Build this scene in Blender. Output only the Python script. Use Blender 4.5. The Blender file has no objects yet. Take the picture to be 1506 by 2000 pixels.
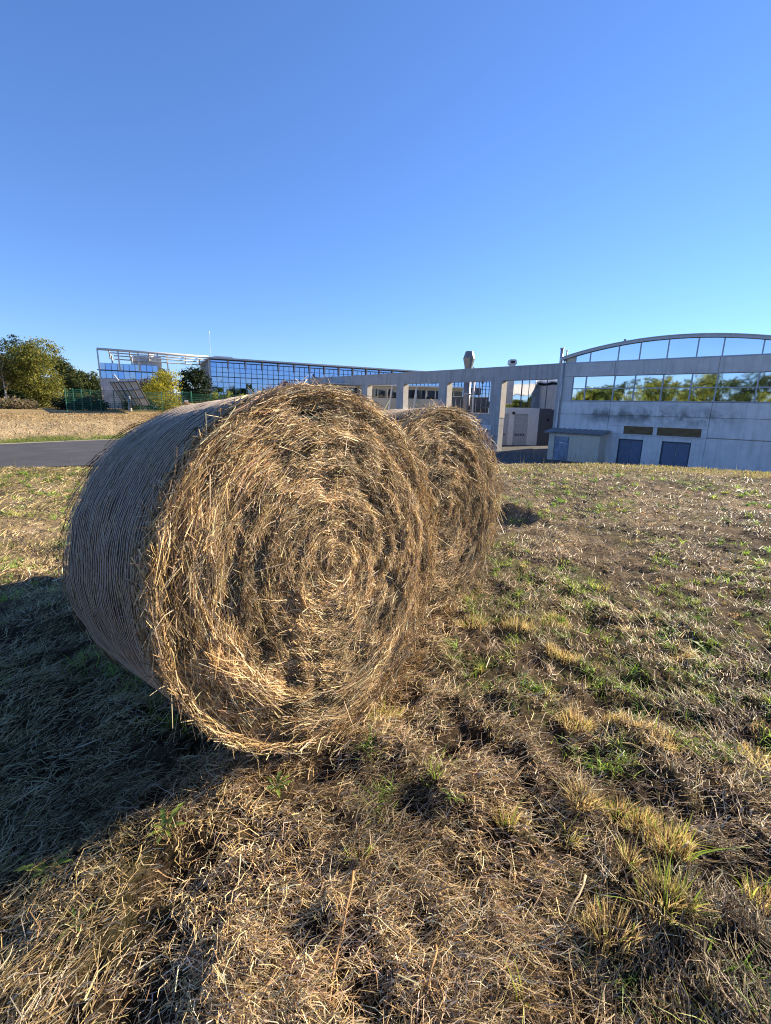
import bpy, math, random
import numpy as np
from mathutils import Vector, Matrix

# ------------------------------------------------------------------ camera, sky, sun, exposure
sc = bpy.context.scene
col = sc.collection
F, CX, CY, EYE = 900.0, 753.0, 1000.0, 1.5           # focal length and centre in photo pixels, eye height
_g = np.array([-98 / F, 3950 / F, 1.0]); _g /= np.linalg.norm(_g)
_up = -_g; _y = np.array([0, 0, 1.0]) - _up * _up[2]; _y /= np.linalg.norm(_y)
_x = np.cross(_y, _up)
if _x[0] < 0: _x = -_x
ROT = np.array([_x, _y, _up])
camd = bpy.data.cameras.new('camera'); cam = bpy.data.objects.new('camera', camd); col.objects.link(cam)
camd.sensor_fit = 'VERTICAL'; camd.sensor_height = 24.0; camd.lens = 24.0 * F / 2000.0
camd.clip_start = 0.05; camd.clip_end = 3000.0
_m = Matrix.Identity(4)
for i in range(3):
    _m[i][0] = ROT[i][0]; _m[i][1] = -ROT[i][1]; _m[i][2] = -ROT[i][2]
_m[2][3] = EYE
cam.matrix_world = _m
sc.camera = cam

SUN_AZ, SUN_EL = math.radians(61), math.radians(24)
world = bpy.data.worlds.new('World'); sc.world = world; world.use_nodes = True
_nt = world.node_tree
_sky = _nt.nodes.new('ShaderNodeTexSky'); _sky.sky_type = 'NISHITA'; _sky.sun_disc = False
_sky.sun_elevation = SUN_EL; _sky.sun_rotation = SUN_AZ
_sky.air_density = 1.0; _sky.dust_density = 0.0; _sky.ozone_density = 7.5
_tint = _nt.nodes.new('ShaderNodeMixRGB'); _tint.blend_type = 'MULTIPLY'; _tint.inputs['Fac'].default_value = 1.0
_tint.inputs['Color2'].default_value = (.90, .965, 1.20, 1)      # the camera's white balance on the clear sky
_gam = _nt.nodes.new('ShaderNodeGamma'); _gam.inputs['Gamma'].default_value = .86
_nt.links.new(_sky.outputs[0], _gam.inputs['Color']); _nt.links.new(_gam.outputs[0], _tint.inputs['Color1']); _nt.links.new(_tint.outputs[0], _nt.nodes['Background'].inputs[0])
_nt.nodes['Background'].inputs[1].default_value = 0.092
sund = bpy.data.lights.new('sun', 'SUN'); sun = bpy.data.objects.new('sun', sund); col.objects.link(sun)
sund.energy = 5.0; sund.angle = math.radians(0.53); sund.color = (1.0, 0.85, 0.64)
SUNV = Vector((math.sin(SUN_AZ) * math.cos(SUN_EL), math.cos(SUN_AZ) * math.cos(SUN_EL), math.sin(SUN_EL)))
sun.rotation_euler = SUNV.to_track_quat('Z', 'Y').to_euler()
sun.location = (20, 15, 20)
sc.view_settings.view_transform = 'Standard'; sc.view_settings.look = 'None'
sc.view_settings.exposure = 1.35; sc.view_settings.gamma = 1.0
sc.view_settings.use_curve_mapping = False
sc.render.engine = 'CYCLES'
sc.cycles.use_denoising = True; sc.cycles.denoiser = 'OPENIMAGEDENOISE'; sc.cycles.denoising_input_passes = 'RGB_ALBEDO_NORMAL'; sc.cycles.denoising_prefilter = 'NONE'; sc.cycles.use_adaptive_sampling = False; sc.cycles.filter_width = 1.1
sc.cycles.max_bounces = 6; sc.cycles.diffuse_bounces = 3; sc.cycles.glossy_bounces = 4
sc.cycles.transparent_max_bounces = 8

# ------------------------------------------------------------------ helpers
rng = np.random.default_rng(7)
random.seed(7)

def ray(px, py):
    return ROT @ np.array([(px - CX) / F, (py - CY) / F, 1.0])
def at(px, py, depth):
    d = ray(px, py); p = d * (depth / d[1]); p[2] += EYE; return p

def _h(ix, iy, s):
    n = (ix * 374761393 + iy * 668265263 + s * 2147483647) & 0xFFFFFFFF
    n = ((n ^ (n >> 13)) * 1274126177) & 0xFFFFFFFF
    return ((n ^ (n >> 16)) & 0xFFFF) / 65535.0
def vnoise(x, y, s=0):
    x = np.asarray(x, float); y = np.asarray(y, float)
    ix = np.floor(x).astype(np.int64); iy = np.floor(y).astype(np.int64)
    fx = x - ix; fy = y - iy; fx = fx * fx * (3 - 2 * fx); fy = fy * fy * (3 - 2 * fy)
    a = _h(ix, iy, s); b = _h(ix + 1, iy, s); c = _h(ix, iy + 1, s); d = _h(ix + 1, iy + 1, s)
    return (a + (b - a) * fx) * (1 - fy) + (c + (d - c) * fx) * fy - 0.5
def sstep(a, b, x):
    t = np.clip((np.asarray(x, float) - a) / (b - a), 0, 1); return t * t * (3 - 2 * t)

def np_mesh(name, V, Q, colors=None, smooth=False):
    me = bpy.data.meshes.new(name)
    V = np.ascontiguousarray(V, np.float32).reshape(-1, 3); Q = np.ascontiguousarray(Q, np.int32)
    k = Q.shape[1]
    me.vertices.add(len(V)); me.vertices.foreach_set('co', V.ravel())
    me.loops.add(Q.size); me.loops.foreach_set('vertex_index', Q.ravel())
    me.polygons.add(len(Q)); me.polygons.foreach_set('loop_start', np.arange(len(Q), dtype=np.int32) * k)
    if smooth: me.polygons.foreach_set('use_smooth', np.ones(len(Q), bool))
    me.update(calc_edges=True)
    if colors is not None:
        ca = me.color_attributes.new('tint', 'FLOAT_COLOR', 'POINT')
        c4 = np.ones((len(V), 4), np.float32); c4[:, :3] = colors
        ca.data.foreach_set('color', c4.ravel())
    return me

class MB:
    def __init__(s): s.v = []; s.f = []
    def add(s, vs, fs):
        o = len(s.v); s.v += [tuple(v) for v in vs]; s.f += [tuple(i + o for i in f) for f in fs]; return s
    def box(s, x0, x1, y0, y1, z0, z1):
        return s.add([(x0, y0, z0), (x1, y0, z0), (x1, y1, z0), (x0, y1, z0), (x0, y0, z1), (x1, y0, z1), (x1, y1, z1), (x0, y1, z1)],
                     [(3, 2, 1, 0), (4, 5, 6, 7), (0, 1, 5, 4), (1, 2, 6, 5), (2, 3, 7, 6), (3, 0, 4, 7)])
    def tube(s, pts, rad, n=6, cap=True):
        pts = [Vector(p) for p in pts]; m = len(pts)
        if not hasattr(rad, '__len__'): rad = [rad] * m
        vs = []; fs = []; ref = None
        for i, p in enumerate(pts):
            t = (pts[min(i + 1, m - 1)] - pts[max(i - 1, 0)]).normalized()
            if ref is None: ref = Vector((0, 0, 1)) if abs(t.z) < .9 else Vector((1, 0, 0))
            a = t.cross(ref).normalized(); b = t.cross(a).normalized()
            ref = -b if False else ref
            for k in range(n):
                q = 2 * math.pi * k / n
                vs.append(p + (a * math.cos(q) + b * math.sin(q)) * rad[i])
        for i in range(m - 1):
            for k in range(n):
                k2 = (k + 1) % n
                fs.append((i * n + k, i * n + k2, (i + 1) * n + k2, (i + 1) * n + k))
        if cap: fs += [tuple(range(n))[::-1], tuple(range((m - 1) * n, m * n))]
        return s.add(vs, fs)
    def prism(s, poly, y0, y1):            # polygon of (x, z), extruded along y
        n = len(poly); vs = [(x, y0, z) for x, z in poly] + [(x, y1, z) for x, z in poly]
        fs = [tuple(range(n)), tuple(range(n, 2 * n))[::-1]] + [(i + n, (i + 1) % n + n, (i + 1) % n, i) for i in range(n)]
        return s.add(vs, fs)
    def mesh(s, name, smooth=False):
        me = bpy.data.meshes.new(name); me.from_pydata(s.v, [], s.f); me.update()
        if smooth: me.polygons.foreach_set('use_smooth', np.ones(len(me.polygons), bool))
        return me

def link(name, me, m, parent=None, loc=None, kind=None):
    o = bpy.data.objects.new(name, me); col.objects.link(o)
    if m is not None and len(me.materials) == 0: me.materials.append(m)
    if parent is not None: o.parent = parent
    if loc is not None: o.location = loc
    if kind: o['kind'] = kind
    return o
def part(name, mb, m, parent, smooth=False): return link(name, mb.mesh(name, smooth), m, parent)
def box_part(name, m, parent, *b): return part(name, MB().box(*b), m, parent)
def thing(name, label, cat, loc=(0, 0, 0), rz=0.0, group=None):
    o = bpy.data.objects.new(name, None); col.objects.link(o); o.empty_display_size = .2
    o.location = loc; o.rotation_euler = (0, 0, rz)
    return tag(o, label, cat, group)
def tag(o, label, cat, group=None):
    o['label'] = label; o['category'] = cat
    if group: o['group'] = group
    return o

# ------------------------------------------------------------------ materials
def newmat(name):
    m = bpy.data.materials.new(name); m.use_nodes = True
    return m, m.node_tree, m.node_tree.nodes['Principled BSDF']
def plain(name, c, rough=.6, metal=0.0, var=.12, scale=3.0, bump=0.0, spec=.4):
    m, nt, b = newmat(name)
    b.inputs['Roughness'].default_value = rough; b.inputs['Metallic'].default_value = metal
    b.inputs['Specular IOR Level'].default_value = spec
    tc = nt.nodes.new('ShaderNodeTexCoord'); n = nt.nodes.new('ShaderNodeTexNoise')
    n.inputs['Scale'].default_value = scale; n.inputs['Detail'].default_value = 6; n.inputs['Roughness'].default_value = .65
    nt.links.new(tc.outputs['Object'], n.inputs['Vector'])
    r = nt.nodes.new('ShaderNodeValToRGB'); r.color_ramp.elements[0].position = .3; r.color_ramp.elements[1].position = .7
    lo = [max(0, v * (1 - var)) for v in c]; hi = [min(1, v * (1 + var)) for v in c]
    r.color_ramp.elements[0].color = (*lo, 1); r.color_ramp.elements[1].color = (*hi, 1)
    nt.links.new(n.outputs['Fac'], r.inputs['Fac']); nt.links.new(r.outputs['Color'], b.inputs['Base Color'])
    if bump:
        bp = nt.nodes.new('ShaderNodeBump'); bp.inputs['Strength'].default_value = bump; bp.inputs['Distance'].default_value = .02
        nt.links.new(n.outputs['Fac'], bp.inputs['Height']); nt.links.new(bp.outputs['Normal'], b.inputs['Normal'])
    return m
def concrete(name, c, streak=.5, zmask=None, scale=1.0):
    """Cast concrete: fine grain, vertical rain streaks and, if zmask is set, dark algae in a band of height."""
    m, nt, b = newmat(name); N = nt.nodes.new; L = nt.links.new
    b.inputs['Roughness'].default_value = .85; b.inputs['Specular IOR Level'].default_value = .25
    tc = N('ShaderNodeTexCoord')
    n1 = N('ShaderNodeTexNoise'); n1.inputs['Scale'].default_value = 1.3 * scale; n1.inputs['Detail'].default_value = 8; n1.inputs['Roughness'].default_value = .7
    L(tc.outputs['Object'], n1.inputs['Vector'])
    mp = N('ShaderNodeMapping'); mp.inputs['Scale'].default_value = (2.2, 2.2, .22); L(tc.outputs['Object'], mp.inputs['Vector'])
    n2 = N('ShaderNodeTexNoise'); n2.inputs['Scale'].default_value = 1.6; n2.inputs['Detail'].default_value = 5; L(mp.outputs['Vector'], n2.inputs['Vector'])
    r1 = N('ShaderNodeValToRGB'); r1.color_ramp.elements[0].position = .25; r1.color_ramp.elements[1].position = .75
    r1.color_ramp.elements[0].color = (*[v * .8 for v in c], 1); r1.color_ramp.elements[1].color = (*[min(1, v * 1.14) for v in c], 1)
    L(n1.outputs['Fac'], r1.inputs['Fac'])
    r2 = N('ShaderNodeValToRGB'); r2.color_ramp.elements[0].position = .48; r2.color_ramp.elements[1].position = .72
    r2.color_ramp.elements[0].color = (0, 0, 0, 1); r2.color_ramp.elements[1].color = (streak,) * 3 + (1,)
    L(n2.outputs['Fac'], r2.inputs['Fac'])
    mx = N('ShaderNodeMixRGB'); mx.blend_type = 'MIX'; L(r2.outputs['Color'], mx.inputs['Fac'])
    L(r1.outputs['Color'], mx.inputs['Color1']); mx.inputs['Color2'].default_value = (c[0] * .42, c[1] * .42, c[2] * .42, 1)
    out = mx.outputs['Color']
    if zmask:
        z0, z1, x0, x1 = zmask
        sp = N('ShaderNodeSeparateXYZ'); L(tc.outputs['Object'], sp.inputs['Vector'])
        nz = N('ShaderNodeTexNoise'); nz.inputs['Scale'].default_value = .75; nz.inputs['Detail'].default_value = 7; nz.inputs['Roughness'].default_value = .68
        L(tc.outputs['Object'], nz.inputs['Vector'])
        def mr(sock, a, b_, c_, d_):
            q = N('ShaderNodeMapRange'); q.interpolation_type = 'SMOOTHSTEP'; L(sock, q.inputs['Value'])
            q.inputs[1].default_value = a; q.inputs[2].default_value = b_; q.inputs[3].default_value = c_; q.inputs[4].default_value = d_
            return q.outputs[0]
        def mul(a, b_):
            q = N('ShaderNodeMath'); q.operation = 'MULTIPLY'; L(a, q.inputs[0]); L(b_, q.inputs[1]); return q.outputs[0]
        zc = (z0 + z1) / 2
        k = mul(mul(mr(sp.outputs['Z'], z0, zc, 0, 1), mr(sp.outputs['Z'], zc, z1, 1, 0)),
                mul(mr(sp.outputs['X'], x0, x0 + 2, 0, 1), mr(sp.outputs['X'], x1 - 2, x1, 1, 0)))
        k = mul(k, mr(nz.outputs['Fac'], .40, .62, 0, .85))
        m2 = N('ShaderNodeMixRGB'); L(k, m2.inputs['Fac']); L(out, m2.inputs['Color1']); m2.inputs['Color2'].default_value = (.13, .14, .135, 1)
        out = m2.outputs['Color']
    L(out, b.inputs['Base Color'])
    bp = N('ShaderNodeBump'); bp.inputs['Strength'].default_value = .25; bp.inputs['Distance'].default_value = .02
    L(n1.outputs['Fac'], bp.inputs['Height']); L(bp.outputs['Normal'], b.inputs['Normal'])
    return m
def mirror_glass(name, c, rough=.02, wav=.0, wscale=.5):
    m, nt, b = newmat(name)
    b.inputs['Base Color'].default_value = (*c, 1); b.inputs['Metallic'].default_value = 1.0; b.inputs['Roughness'].default_value = rough
    if wav:
        tc = nt.nodes.new('ShaderNodeTexCoord'); n = nt.nodes.new('ShaderNodeTexNoise'); n.inputs['Scale'].default_value = wscale; n.inputs['Detail'].default_value = 1
        bp = nt.nodes.new('ShaderNodeBump'); bp.inputs['Strength'].default_value = wav; bp.inputs['Distance'].default_value = .05
        nt.links.new(tc.outputs['Object'], n.inputs['Vector']); nt.links.new(n.outputs['Fac'], bp.inputs['Height']); nt.links.new(bp.outputs['Normal'], b.inputs['Normal'])
    return m
def tinted(name, rough=.7, transl=.35, spec=.3, gain=1.0):
    """Straw, blades and leaves: colour from the per-strand attribute, part of the light passing through."""
    m, nt, b = newmat(name); N = nt.nodes.new; L = nt.links.new
    a = N('ShaderNodeAttribute'); a.attribute_name = 'tint'
    b.inputs['Roughness'].default_value = rough; b.inputs['Specular IOR Level'].default_value = spec
    L(a.outputs['Color'], b.inputs['Base Color'])
    if transl:
        t = N('ShaderNodeBsdfTranslucent'); L(a.outputs['Color'], t.inputs['Color'])
        mx = N('ShaderNodeMixShader'); mx.inputs['Fac'].default_value = transl
        L(b.outputs['BSDF'], mx.inputs[1]); L(t.outputs['BSDF'], mx.inputs[2])
        L(mx.outputs['Shader'], nt.nodes['Material Output'].inputs['Surface'])
    return m

M = {}
M['straw'] = tinted('straw', .54, .17, .3)
M['blade'] = tinted('grass_blade', .5, .45, .35)
M['leaf'] = tinted('leaf', .6, .4, .25)
M['needle'] = tinted('needle', .7, .15, .2)
M['bark'] = plain('bark', (.09, .07, .05), .9, var=.4, scale=8, bump=.5)
M['birch'] = plain('birch_bark', (.42, .40, .36), .8, var=.45, scale=5)
M['concrete'] = concrete('concrete', (.44, .44, .43), .5)
M['hall_concrete'] = concrete('hall_concrete', (.60, .60, .58), .38)
M['hall_stained_hazed'] = concrete('hall_algae_flare_haze', (.74, .74, .72), .34, zmask=(2.7, 4.75, 1.2, 12.6))  # algae band, plus flare haze on the lower wall lifted into the base colour
M['sunlit_reveal'] = plain('painted_sunlit_reveal', (.62, .56, .46), .8, var=.12)  # sunlight on the concrete reveals, put into a cream colour
M['glass_hall'] = mirror_glass('hall_glass', (.52, .57, .62), .03, .22, .45)
M['glass_blue'] = mirror_glass('blue_glass', (.31, .43, .66), .02, .06, .5)
M['glass_wavy'] = mirror_glass('wavy_glass', (.60, .64, .70), .03, .5, .5)
M['glass_dark'] = mirror_glass('dark_glass', (.09, .11, .14), .05)
M['alu'] = plain('grey_aluminium', (.36, .39, .43), .45, .3, .06)
M['dark_alu'] = plain('dark_aluminium', (.06, .075, .11), .5, .2, .1)
M['white_steel'] = plain('white_steel', (.56, .55, .53), .45, 0, .05)
M['zinc'] = plain('zinc_fascia', (.46, .48, .50), .5, .2, .1)
M['dark_zinc'] = plain('weathered_roof_sheet', (.22, .22, .22), .6, .2, .2)
M['galv'] = plain('galvanised_steel', (.46, .47, .48), .38, .7, .15, 5)
M['stack'] = plain('stack_steel', (.20, .19, .19), .45, .45, .2, 2)
M['door_blue'] = plain('blue_grey_paint', (.13, .17, .25), .5, 0, .15, 2.5)
M['louvre'] = plain('brown_louvre', (.20, .135, .06), .6, 0, .2)
M['cladding'] = plain('pale_cladding', (.60, .55, .44), .55, .1, .14, 1.2)
M['shed_door'] = plain('scuffed_door', (.24, .29, .37), .5, .1, .45, 3.5)
M['white_wall'] = plain('white_render', (.60, .61, .62), .8, 0, .08)
M['shutter'] = plain('grey_shutter', (.42, .44, .47), .5, .1, .06)
M['dark_panel'] = plain('dark_cladding', (.085, .09, .10), .6, 0, .1)
M['inner_wall'] = plain('tan_wall', (.42, .40, .36), .8, 0, .2, .6)
M['fence'] = plain('green_paint', (.022, .13, .075), .45, 0, .15)
M['asphalt'] = plain('asphalt', (.062, .060, .060), .85, 0, .3, .8, .2)
M['kerb'] = plain('kerb_concrete', (.28, .26, .22), .85, 0, .15)
M['solar_back'] = plain('solar_back', (.50, .51, .50), .5, .0, .08)
M['black'] = plain('black_plastic', (.02, .02, .022), .5)
M['sign'] = plain('sign_white', (.75, .72, .68), .5, 0, .03)
M['sign_red'] = plain('sign_red', (.5, .12, .06), .5)
def net_mat():
    m, nt, b = newmat('net_wrap_plastic')
    b.inputs['Base Color'].default_value = (.62, .51, .39, 1); b.inputs['Roughness'].default_value = .6
    return m
M['net'] = net_mat()

# ------------------------------------------------------------------ terrain
CREST = np.array([(-60, -28), (-30, -9), (-14, 6.3), (-8.25, 9.6), (-6.69, 10.2), (-2, 12), (3.39, 13.2), (6.24, 14.1), (8.4, 13.8), (10.9, 12.9), (20, 9), (40, 0), (80, -20)], float)
RFAR = np.array([(-90, -60), (-45, -8), (-28, 9), (-17.4, 20.7), (-16, 23), (-13.7, 26.1), (-9, 32), (-4, 38), (4, 48), (14, 58)], float)
def crest(x): return np.interp(x, CREST[:, 0], CREST[:, 1])
def rfar(x): return np.interp(x, RFAR[:, 0], RFAR[:, 1])
def base_h(x, y):
    e = y - crest(x)
    low = -.6 + (-1.8) * sstep(-9, 3, x)
    z = low * sstep(-.6, 6.5, e)
    z = z + (1 - sstep(-7, 3, x)) * sstep(.3, 24, y - rfar(x)) * 1.0
    return z
BALES = [  # face centre, axis azimuth, axis tilt, radius, length
    ((-0.249, 1.965, 0.800), -0.865, -0.10, 0.776, 0.90),
    ((0.392, 3.245, 0.785), -0.774, -0.05, 0.722, 1.06),
    ((-0.18, 4.20, 0.72), -0.79, 0.0, 0.70, 0.80)]
def field_bumps(x, y):
    b = .06 * vnoise(x * 1.3, y * 1.3, 1) + .08 * vnoise(x * 3.3, y * 3.3, 2) + .062 * vnoise(x * 7.5, y * 7.5, 3) + .045 * vnoise(x * 17, y * 17, 4) + .016 * vnoise(x * 41, y * 41, 5)
    r = np.hypot(x, y)
    fade = 1 - .42 * sstep(2.4, 6, r) - .2 * sstep(9, 16, r)
    e = y - crest(x)
    b = b * fade * (1 - sstep(0, 3, e))
    for (c, az, tl, R, L) in BALES:               # the bales press the ground flat
        a = np.array([math.sin(az), math.cos(az)]); s = np.array([math.cos(az), -math.sin(az)])
        t = (x - c[0]) * a[0] + (y - c[1]) * a[1]; q = (x - c[0]) * s[0] + (y - c[1]) * s[1]
        k = sstep(-.3, .05, t) * (1 - sstep(L - .05, L + .3, t)) * (1 - sstep(R * .35, R * .75, np.abs(q)))
        b = b * (1 - k) - .03 * k
    # one dug-up clod beyond the far bale
    d = np.hypot((x - 1.9) / .55, (y - 6.6) / .30); b = b + .16 * np.exp(-d * d) - .12 * np.exp(-np.hypot((x - 1.75) / .5, (y - 6.25) / .22) ** 2)
    return b
def ground_z(x, y): return base_h(x, y) + field_bumps(x, y)

def zone_colour(x, y):
    x = np.asarray(x, float); y = np.asarray(y, float)
    n1 = vnoise(x * .9, y * .9, 11) + .6 * vnoise(x * 2.7, y * 2.7, 12); n2 = vnoise(x * 5, y * 5, 13) + vnoise(x * 14, y * 14, 14)
    soil = np.array([.055, .037, .023]); dry = np.array([.40, .30, .18]); green = np.array([.075, .095, .025]); gold = np.array([.34, .25, .115])
    k_dry = np.clip(.35 + .25 * sstep(3, 7, y) + .9 * n1 + .5 * n2, 0, 1) * (.3 + .7 * sstep(2, 9, np.hypot(x, y)))
    left = sstep(.6, -2.0, x + .0 * y) if False else 1 - sstep(-2.2, -.8, x)
    k_dry = np.clip(k_dry + .45 * left * sstep(2.5, 4, y), 0, 1)
    c = soil + (dry - soil) * k_dry[..., None]
    k_g = np.clip(.15 * sstep(1.5, 3, y) + 1.0 * sstep(.5, 3, y) * vnoise(x * 1.7, y * 1.7, 15) + .5 * n2, 0, .6)
    c = c + (green - c) * k_g[..., None]
    # crest lip and slope: yellow-green lawn; bank beyond the road: green strip by the kerb, then mown dry grass
    e = y - crest(x); k = sstep(-2.5, 0.5, e)
    lip = np.array([.20, .19, .060]) * (1 + .5 * n1[..., None]); c = c + (lip - c) * (k * .75)[..., None]
    f = y - rfar(x); bank = sstep(-1, .5, f) * (1 - sstep(-3, 3, x))
    strip = np.array([.13, .15, .035]) * (1 + .5 * n2[..., None]); hayc = np.array([.42, .33, .19]) * (1 + .7 * (n1 + .5 * n2)[..., None])
    bb = strip + (hayc - strip) * sstep(3.0, 8.0, f + 4 * n1)[..., None]
    bb = bb + (gold * (1 + .4 * n1[..., None]) - bb) * sstep(13, 18, f)[..., None]
    c = c + (bb - c) * bank[..., None]
    return np.clip(c, .01, .8)

def build_ground():
    rr = np.concatenate([[0.0], np.geomspace(.35, 16, 300), np.geomspace(16.4, 900, 90)])
    fa = np.radians(np.concatenate([np.linspace(-58, 58, 450), np.linspace(60, 302, 70)]))
    nr, na = len(rr), len(fa)
    A, Rr = np.meshgrid(fa, rr); X = np.sin(A) * Rr; Y = np.cos(A) * Rr
    Z = ground_z(X, Y)
    V = np.stack([X, Y, Z], -1).reshape(-1, 3)
    i = np.arange(nr - 1)[:, None] * na; j = np.arange(na)[None]; j2 = (j + 1) % na
    Q = np.stack([i + j, i + j2, i + na + j2, i + na + j], -1).reshape(-1, 4)[:, ::-1]
    Cc = zone_colour(X, Y).reshape(-1, 3)
    me = np_mesh('ground', V, Q, Cc, smooth=True)
    m, nt, b = newmat('field_soil'); N = nt.nodes.new; L = nt.links.new
    a = N('ShaderNodeAttribute'); a.attribute_name = 'tint'
    tc = N('ShaderNodeTexCoord')
    n1 = N('ShaderNodeTexNoise'); n1.inputs['Scale'].default_value = 34; n1.inputs['Detail'].default_value = 8; n1.inputs['Roughness'].default_value = .75; L(tc.outputs['Object'], n1.inputs['Vector'])
    mp = N('ShaderNodeMapping'); mp.inputs['Scale'].default_value = (1.0, 2.6, 1.0); mp.inputs['Rotation'].default_value = (0, 0, .3); L(tc.outputs['Object'], mp.inputs['Vector'])
    n2 = N('ShaderNodeTexNoise'); n2.inputs['Scale'].default_value = 4.5; n2.inputs['Detail'].default_value = 9; n2.inputs['Roughness'].default_value = .8; L(mp.outputs['Vector'], n2.inputs['Vector'])
    r = N('ShaderNodeValToRGB'); r.color_ramp.elements[0].position = .32; r.color_ramp.elements[1].position = .68
    r.color_ramp.elements[0].color = (.45, .42, .38, 1); r.color_ramp.elements[1].color = (1.5, 1.5, 1.5, 1)
    L(n2.outputs['Fac'], r.inputs['Fac'])
    mx = N('ShaderNodeMixRGB'); mx.blend_type = 'MULTIPLY'; mx.inputs['Fac'].default_value = 1; L(a.outputs['Color'], mx.inputs['Color1']); L(r.outputs['Color'], mx.inputs['Color2'])
    L(mx.outputs['Color'], b.inputs['Base Color']); b.inputs['Roughness'].default_value = .95; b.inputs['Specular IOR Level'].default_value = .1
    ad = N('ShaderNodeMath'); ad.operation = 'ADD'; L(n1.outputs['Fac'], ad.inputs[0]); L(n2.outputs['Fac'], ad.inputs[1])
    bp = N('ShaderNodeBump'); bp.inputs['Strength'].default_value = .9; bp.inputs['Distance'].default_value = .05; L(ad.outputs[0], bp.inputs['Height']); L(bp.outputs['Normal'], b.inputs['Normal'])
    o = link('ground', me, m, kind='structure'); o['label'] = 'mown hay field with bare brown soil and a bank beyond the road'
build_ground()

def sheet(name, near, far, m, nt_=120, nw=24, dz=.05, kind='structure'):
    near = np.array(near, float); far = np.array(far, float)
    def res(p):
        d = np.concatenate([[0], np.cumsum(np.linalg.norm(np.diff(p, axis=0), axis=1))]); t = np.linspace(0, d[-1], nt_)
        return np.stack([np.interp(t, d, p[:, 0]), np.interp(t, d, p[:, 1])], 1)
    a, b = res(near), res(far); w = np.linspace(0, 1, nw)[:, None, None]
    P = a[None] * (1 - w) + b[None] * w
    V = np.concatenate([P, (base_h(P[..., 0], P[..., 1]) + dz)[..., None]], -1).reshape(-1, 3)
    i = np.arange(nw - 1)[:, None] * nt_; j = np.arange(nt_ - 1)[None]
    Q = np.stack([i + j, i + j + 1, i + nt_ + j + 1, i + nt_ + j], -1).reshape(-1, 4)
    return link(name, np_mesh(name, V, Q, smooth=True), m, kind=kind)
road = sheet('asphalt_road', [(-62, -30), (-32, -6), (-16, 8.5), (-9.5, 14.4), (-3, 17), (3.4, 19), (9, 20.5), (16, 19), (30, 14)],
             [(-90, -58), (-45, -7), (-28, 9.4), (-17.4, 20.7), (-16, 23), (-13.7, 26.1), (-9, 32), (2, 52), (26, 62)], M['asphalt'])
def kerb():
    pts = [p for p in [(-45, -7), (-28, 9.4), (-22, 15.6), (-17.4, 20.7), (-16, 23), (-13.7, 26.1), (-9, 32), (-4, 41)]]
    root = thing('kerb', 'low pale concrete kerb along the far edge of the asphalt road', 'kerb', (*pts[3], float(base_h(*pts[3]))))
    p0 = Vector(root.location)
    for i in range(len(pts) - 1):
        a, b = Vector((*pts[i], 0)), Vector((*pts[i + 1], 0)); n = max(1, int((b - a).length / 2.5)); d = (b - a).normalized(); s = Vector((-d.y, d.x, 0))
        for k in range(n):
            q0 = a.lerp(b, k / n) + d * .02; q1 = a.lerp(b, (k + 1) / n) - d * .02; vs = []
            for q in (q0, q1):
                z = float(base_h(q.x, q.y))
                for sx, zz in ((0, -.1), (.10, -.1), (.10, .075), (0, .075)): vs.append(Vector((q.x, q.y, z + zz)) + s * sx - p0)
            part('kerb_stone', MB().add(vs, [(0, 1, 2, 3), (7, 6, 5, 4), (0, 4, 5, 1), (1, 5, 6, 2), (2, 6, 7, 3), (3, 7, 4, 0)]), M['kerb'], root)
kerb()

# ------------------------------------------------------------------ strands (straw, grass)
PAL = np.array([(.76, .59, .34), (.60, .42, .195), (.41, .27, .115), (.22, .138, .062), (.09, .058, .029), (.46, .37, .26)])
def ribbons(P, W, side, colr, taper=.35):
    """P (n,k,3) centre lines, W (n) widths, side (n,3) ribbon direction, colr (n,3)."""
    n, k, _ = P.shape
    tw = np.linspace(1, taper, k)[None, :, None] * (W[:, None, None] * .5)
    V = np.stack([P - side[:, None] * tw, P + side[:, None] * tw], 2)     # n,k,2,3
    idx = np.arange(n)[:, None] * (k * 2) + np.arange(k - 1)[None] * 2
    Q = np.stack([idx, idx + 1, idx + 3, idx + 2], -1).reshape(-1, 4)
    C = np.repeat(colr[:, None], k * 2, 1).reshape(-1, 3)
    return V.reshape(-1, 3), Q, C
def join(parts):
    V = []; Q = []; C = []; o = 0
    for v, q, c in parts: V.append(v); Q.append(q + o); C.append(c); o += len(v)
    return np.concatenate(V), np.concatenate(Q), np.concatenate(C)
def unit(v): return v / np.maximum(np.linalg.norm(v, axis=-1, keepdims=True), 1e-9)
def pick(n, w, pal=PAL, jit=.22):
    w = np.array(w, float); c = pal[rng.choice(len(pal), n, p=w / w.sum())]
    return np.clip(c * (1 + rng.normal(size=(n, 1)) * jit) * (1 + rng.normal(size=(n, 3)) * .05), .01, .9)

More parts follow.
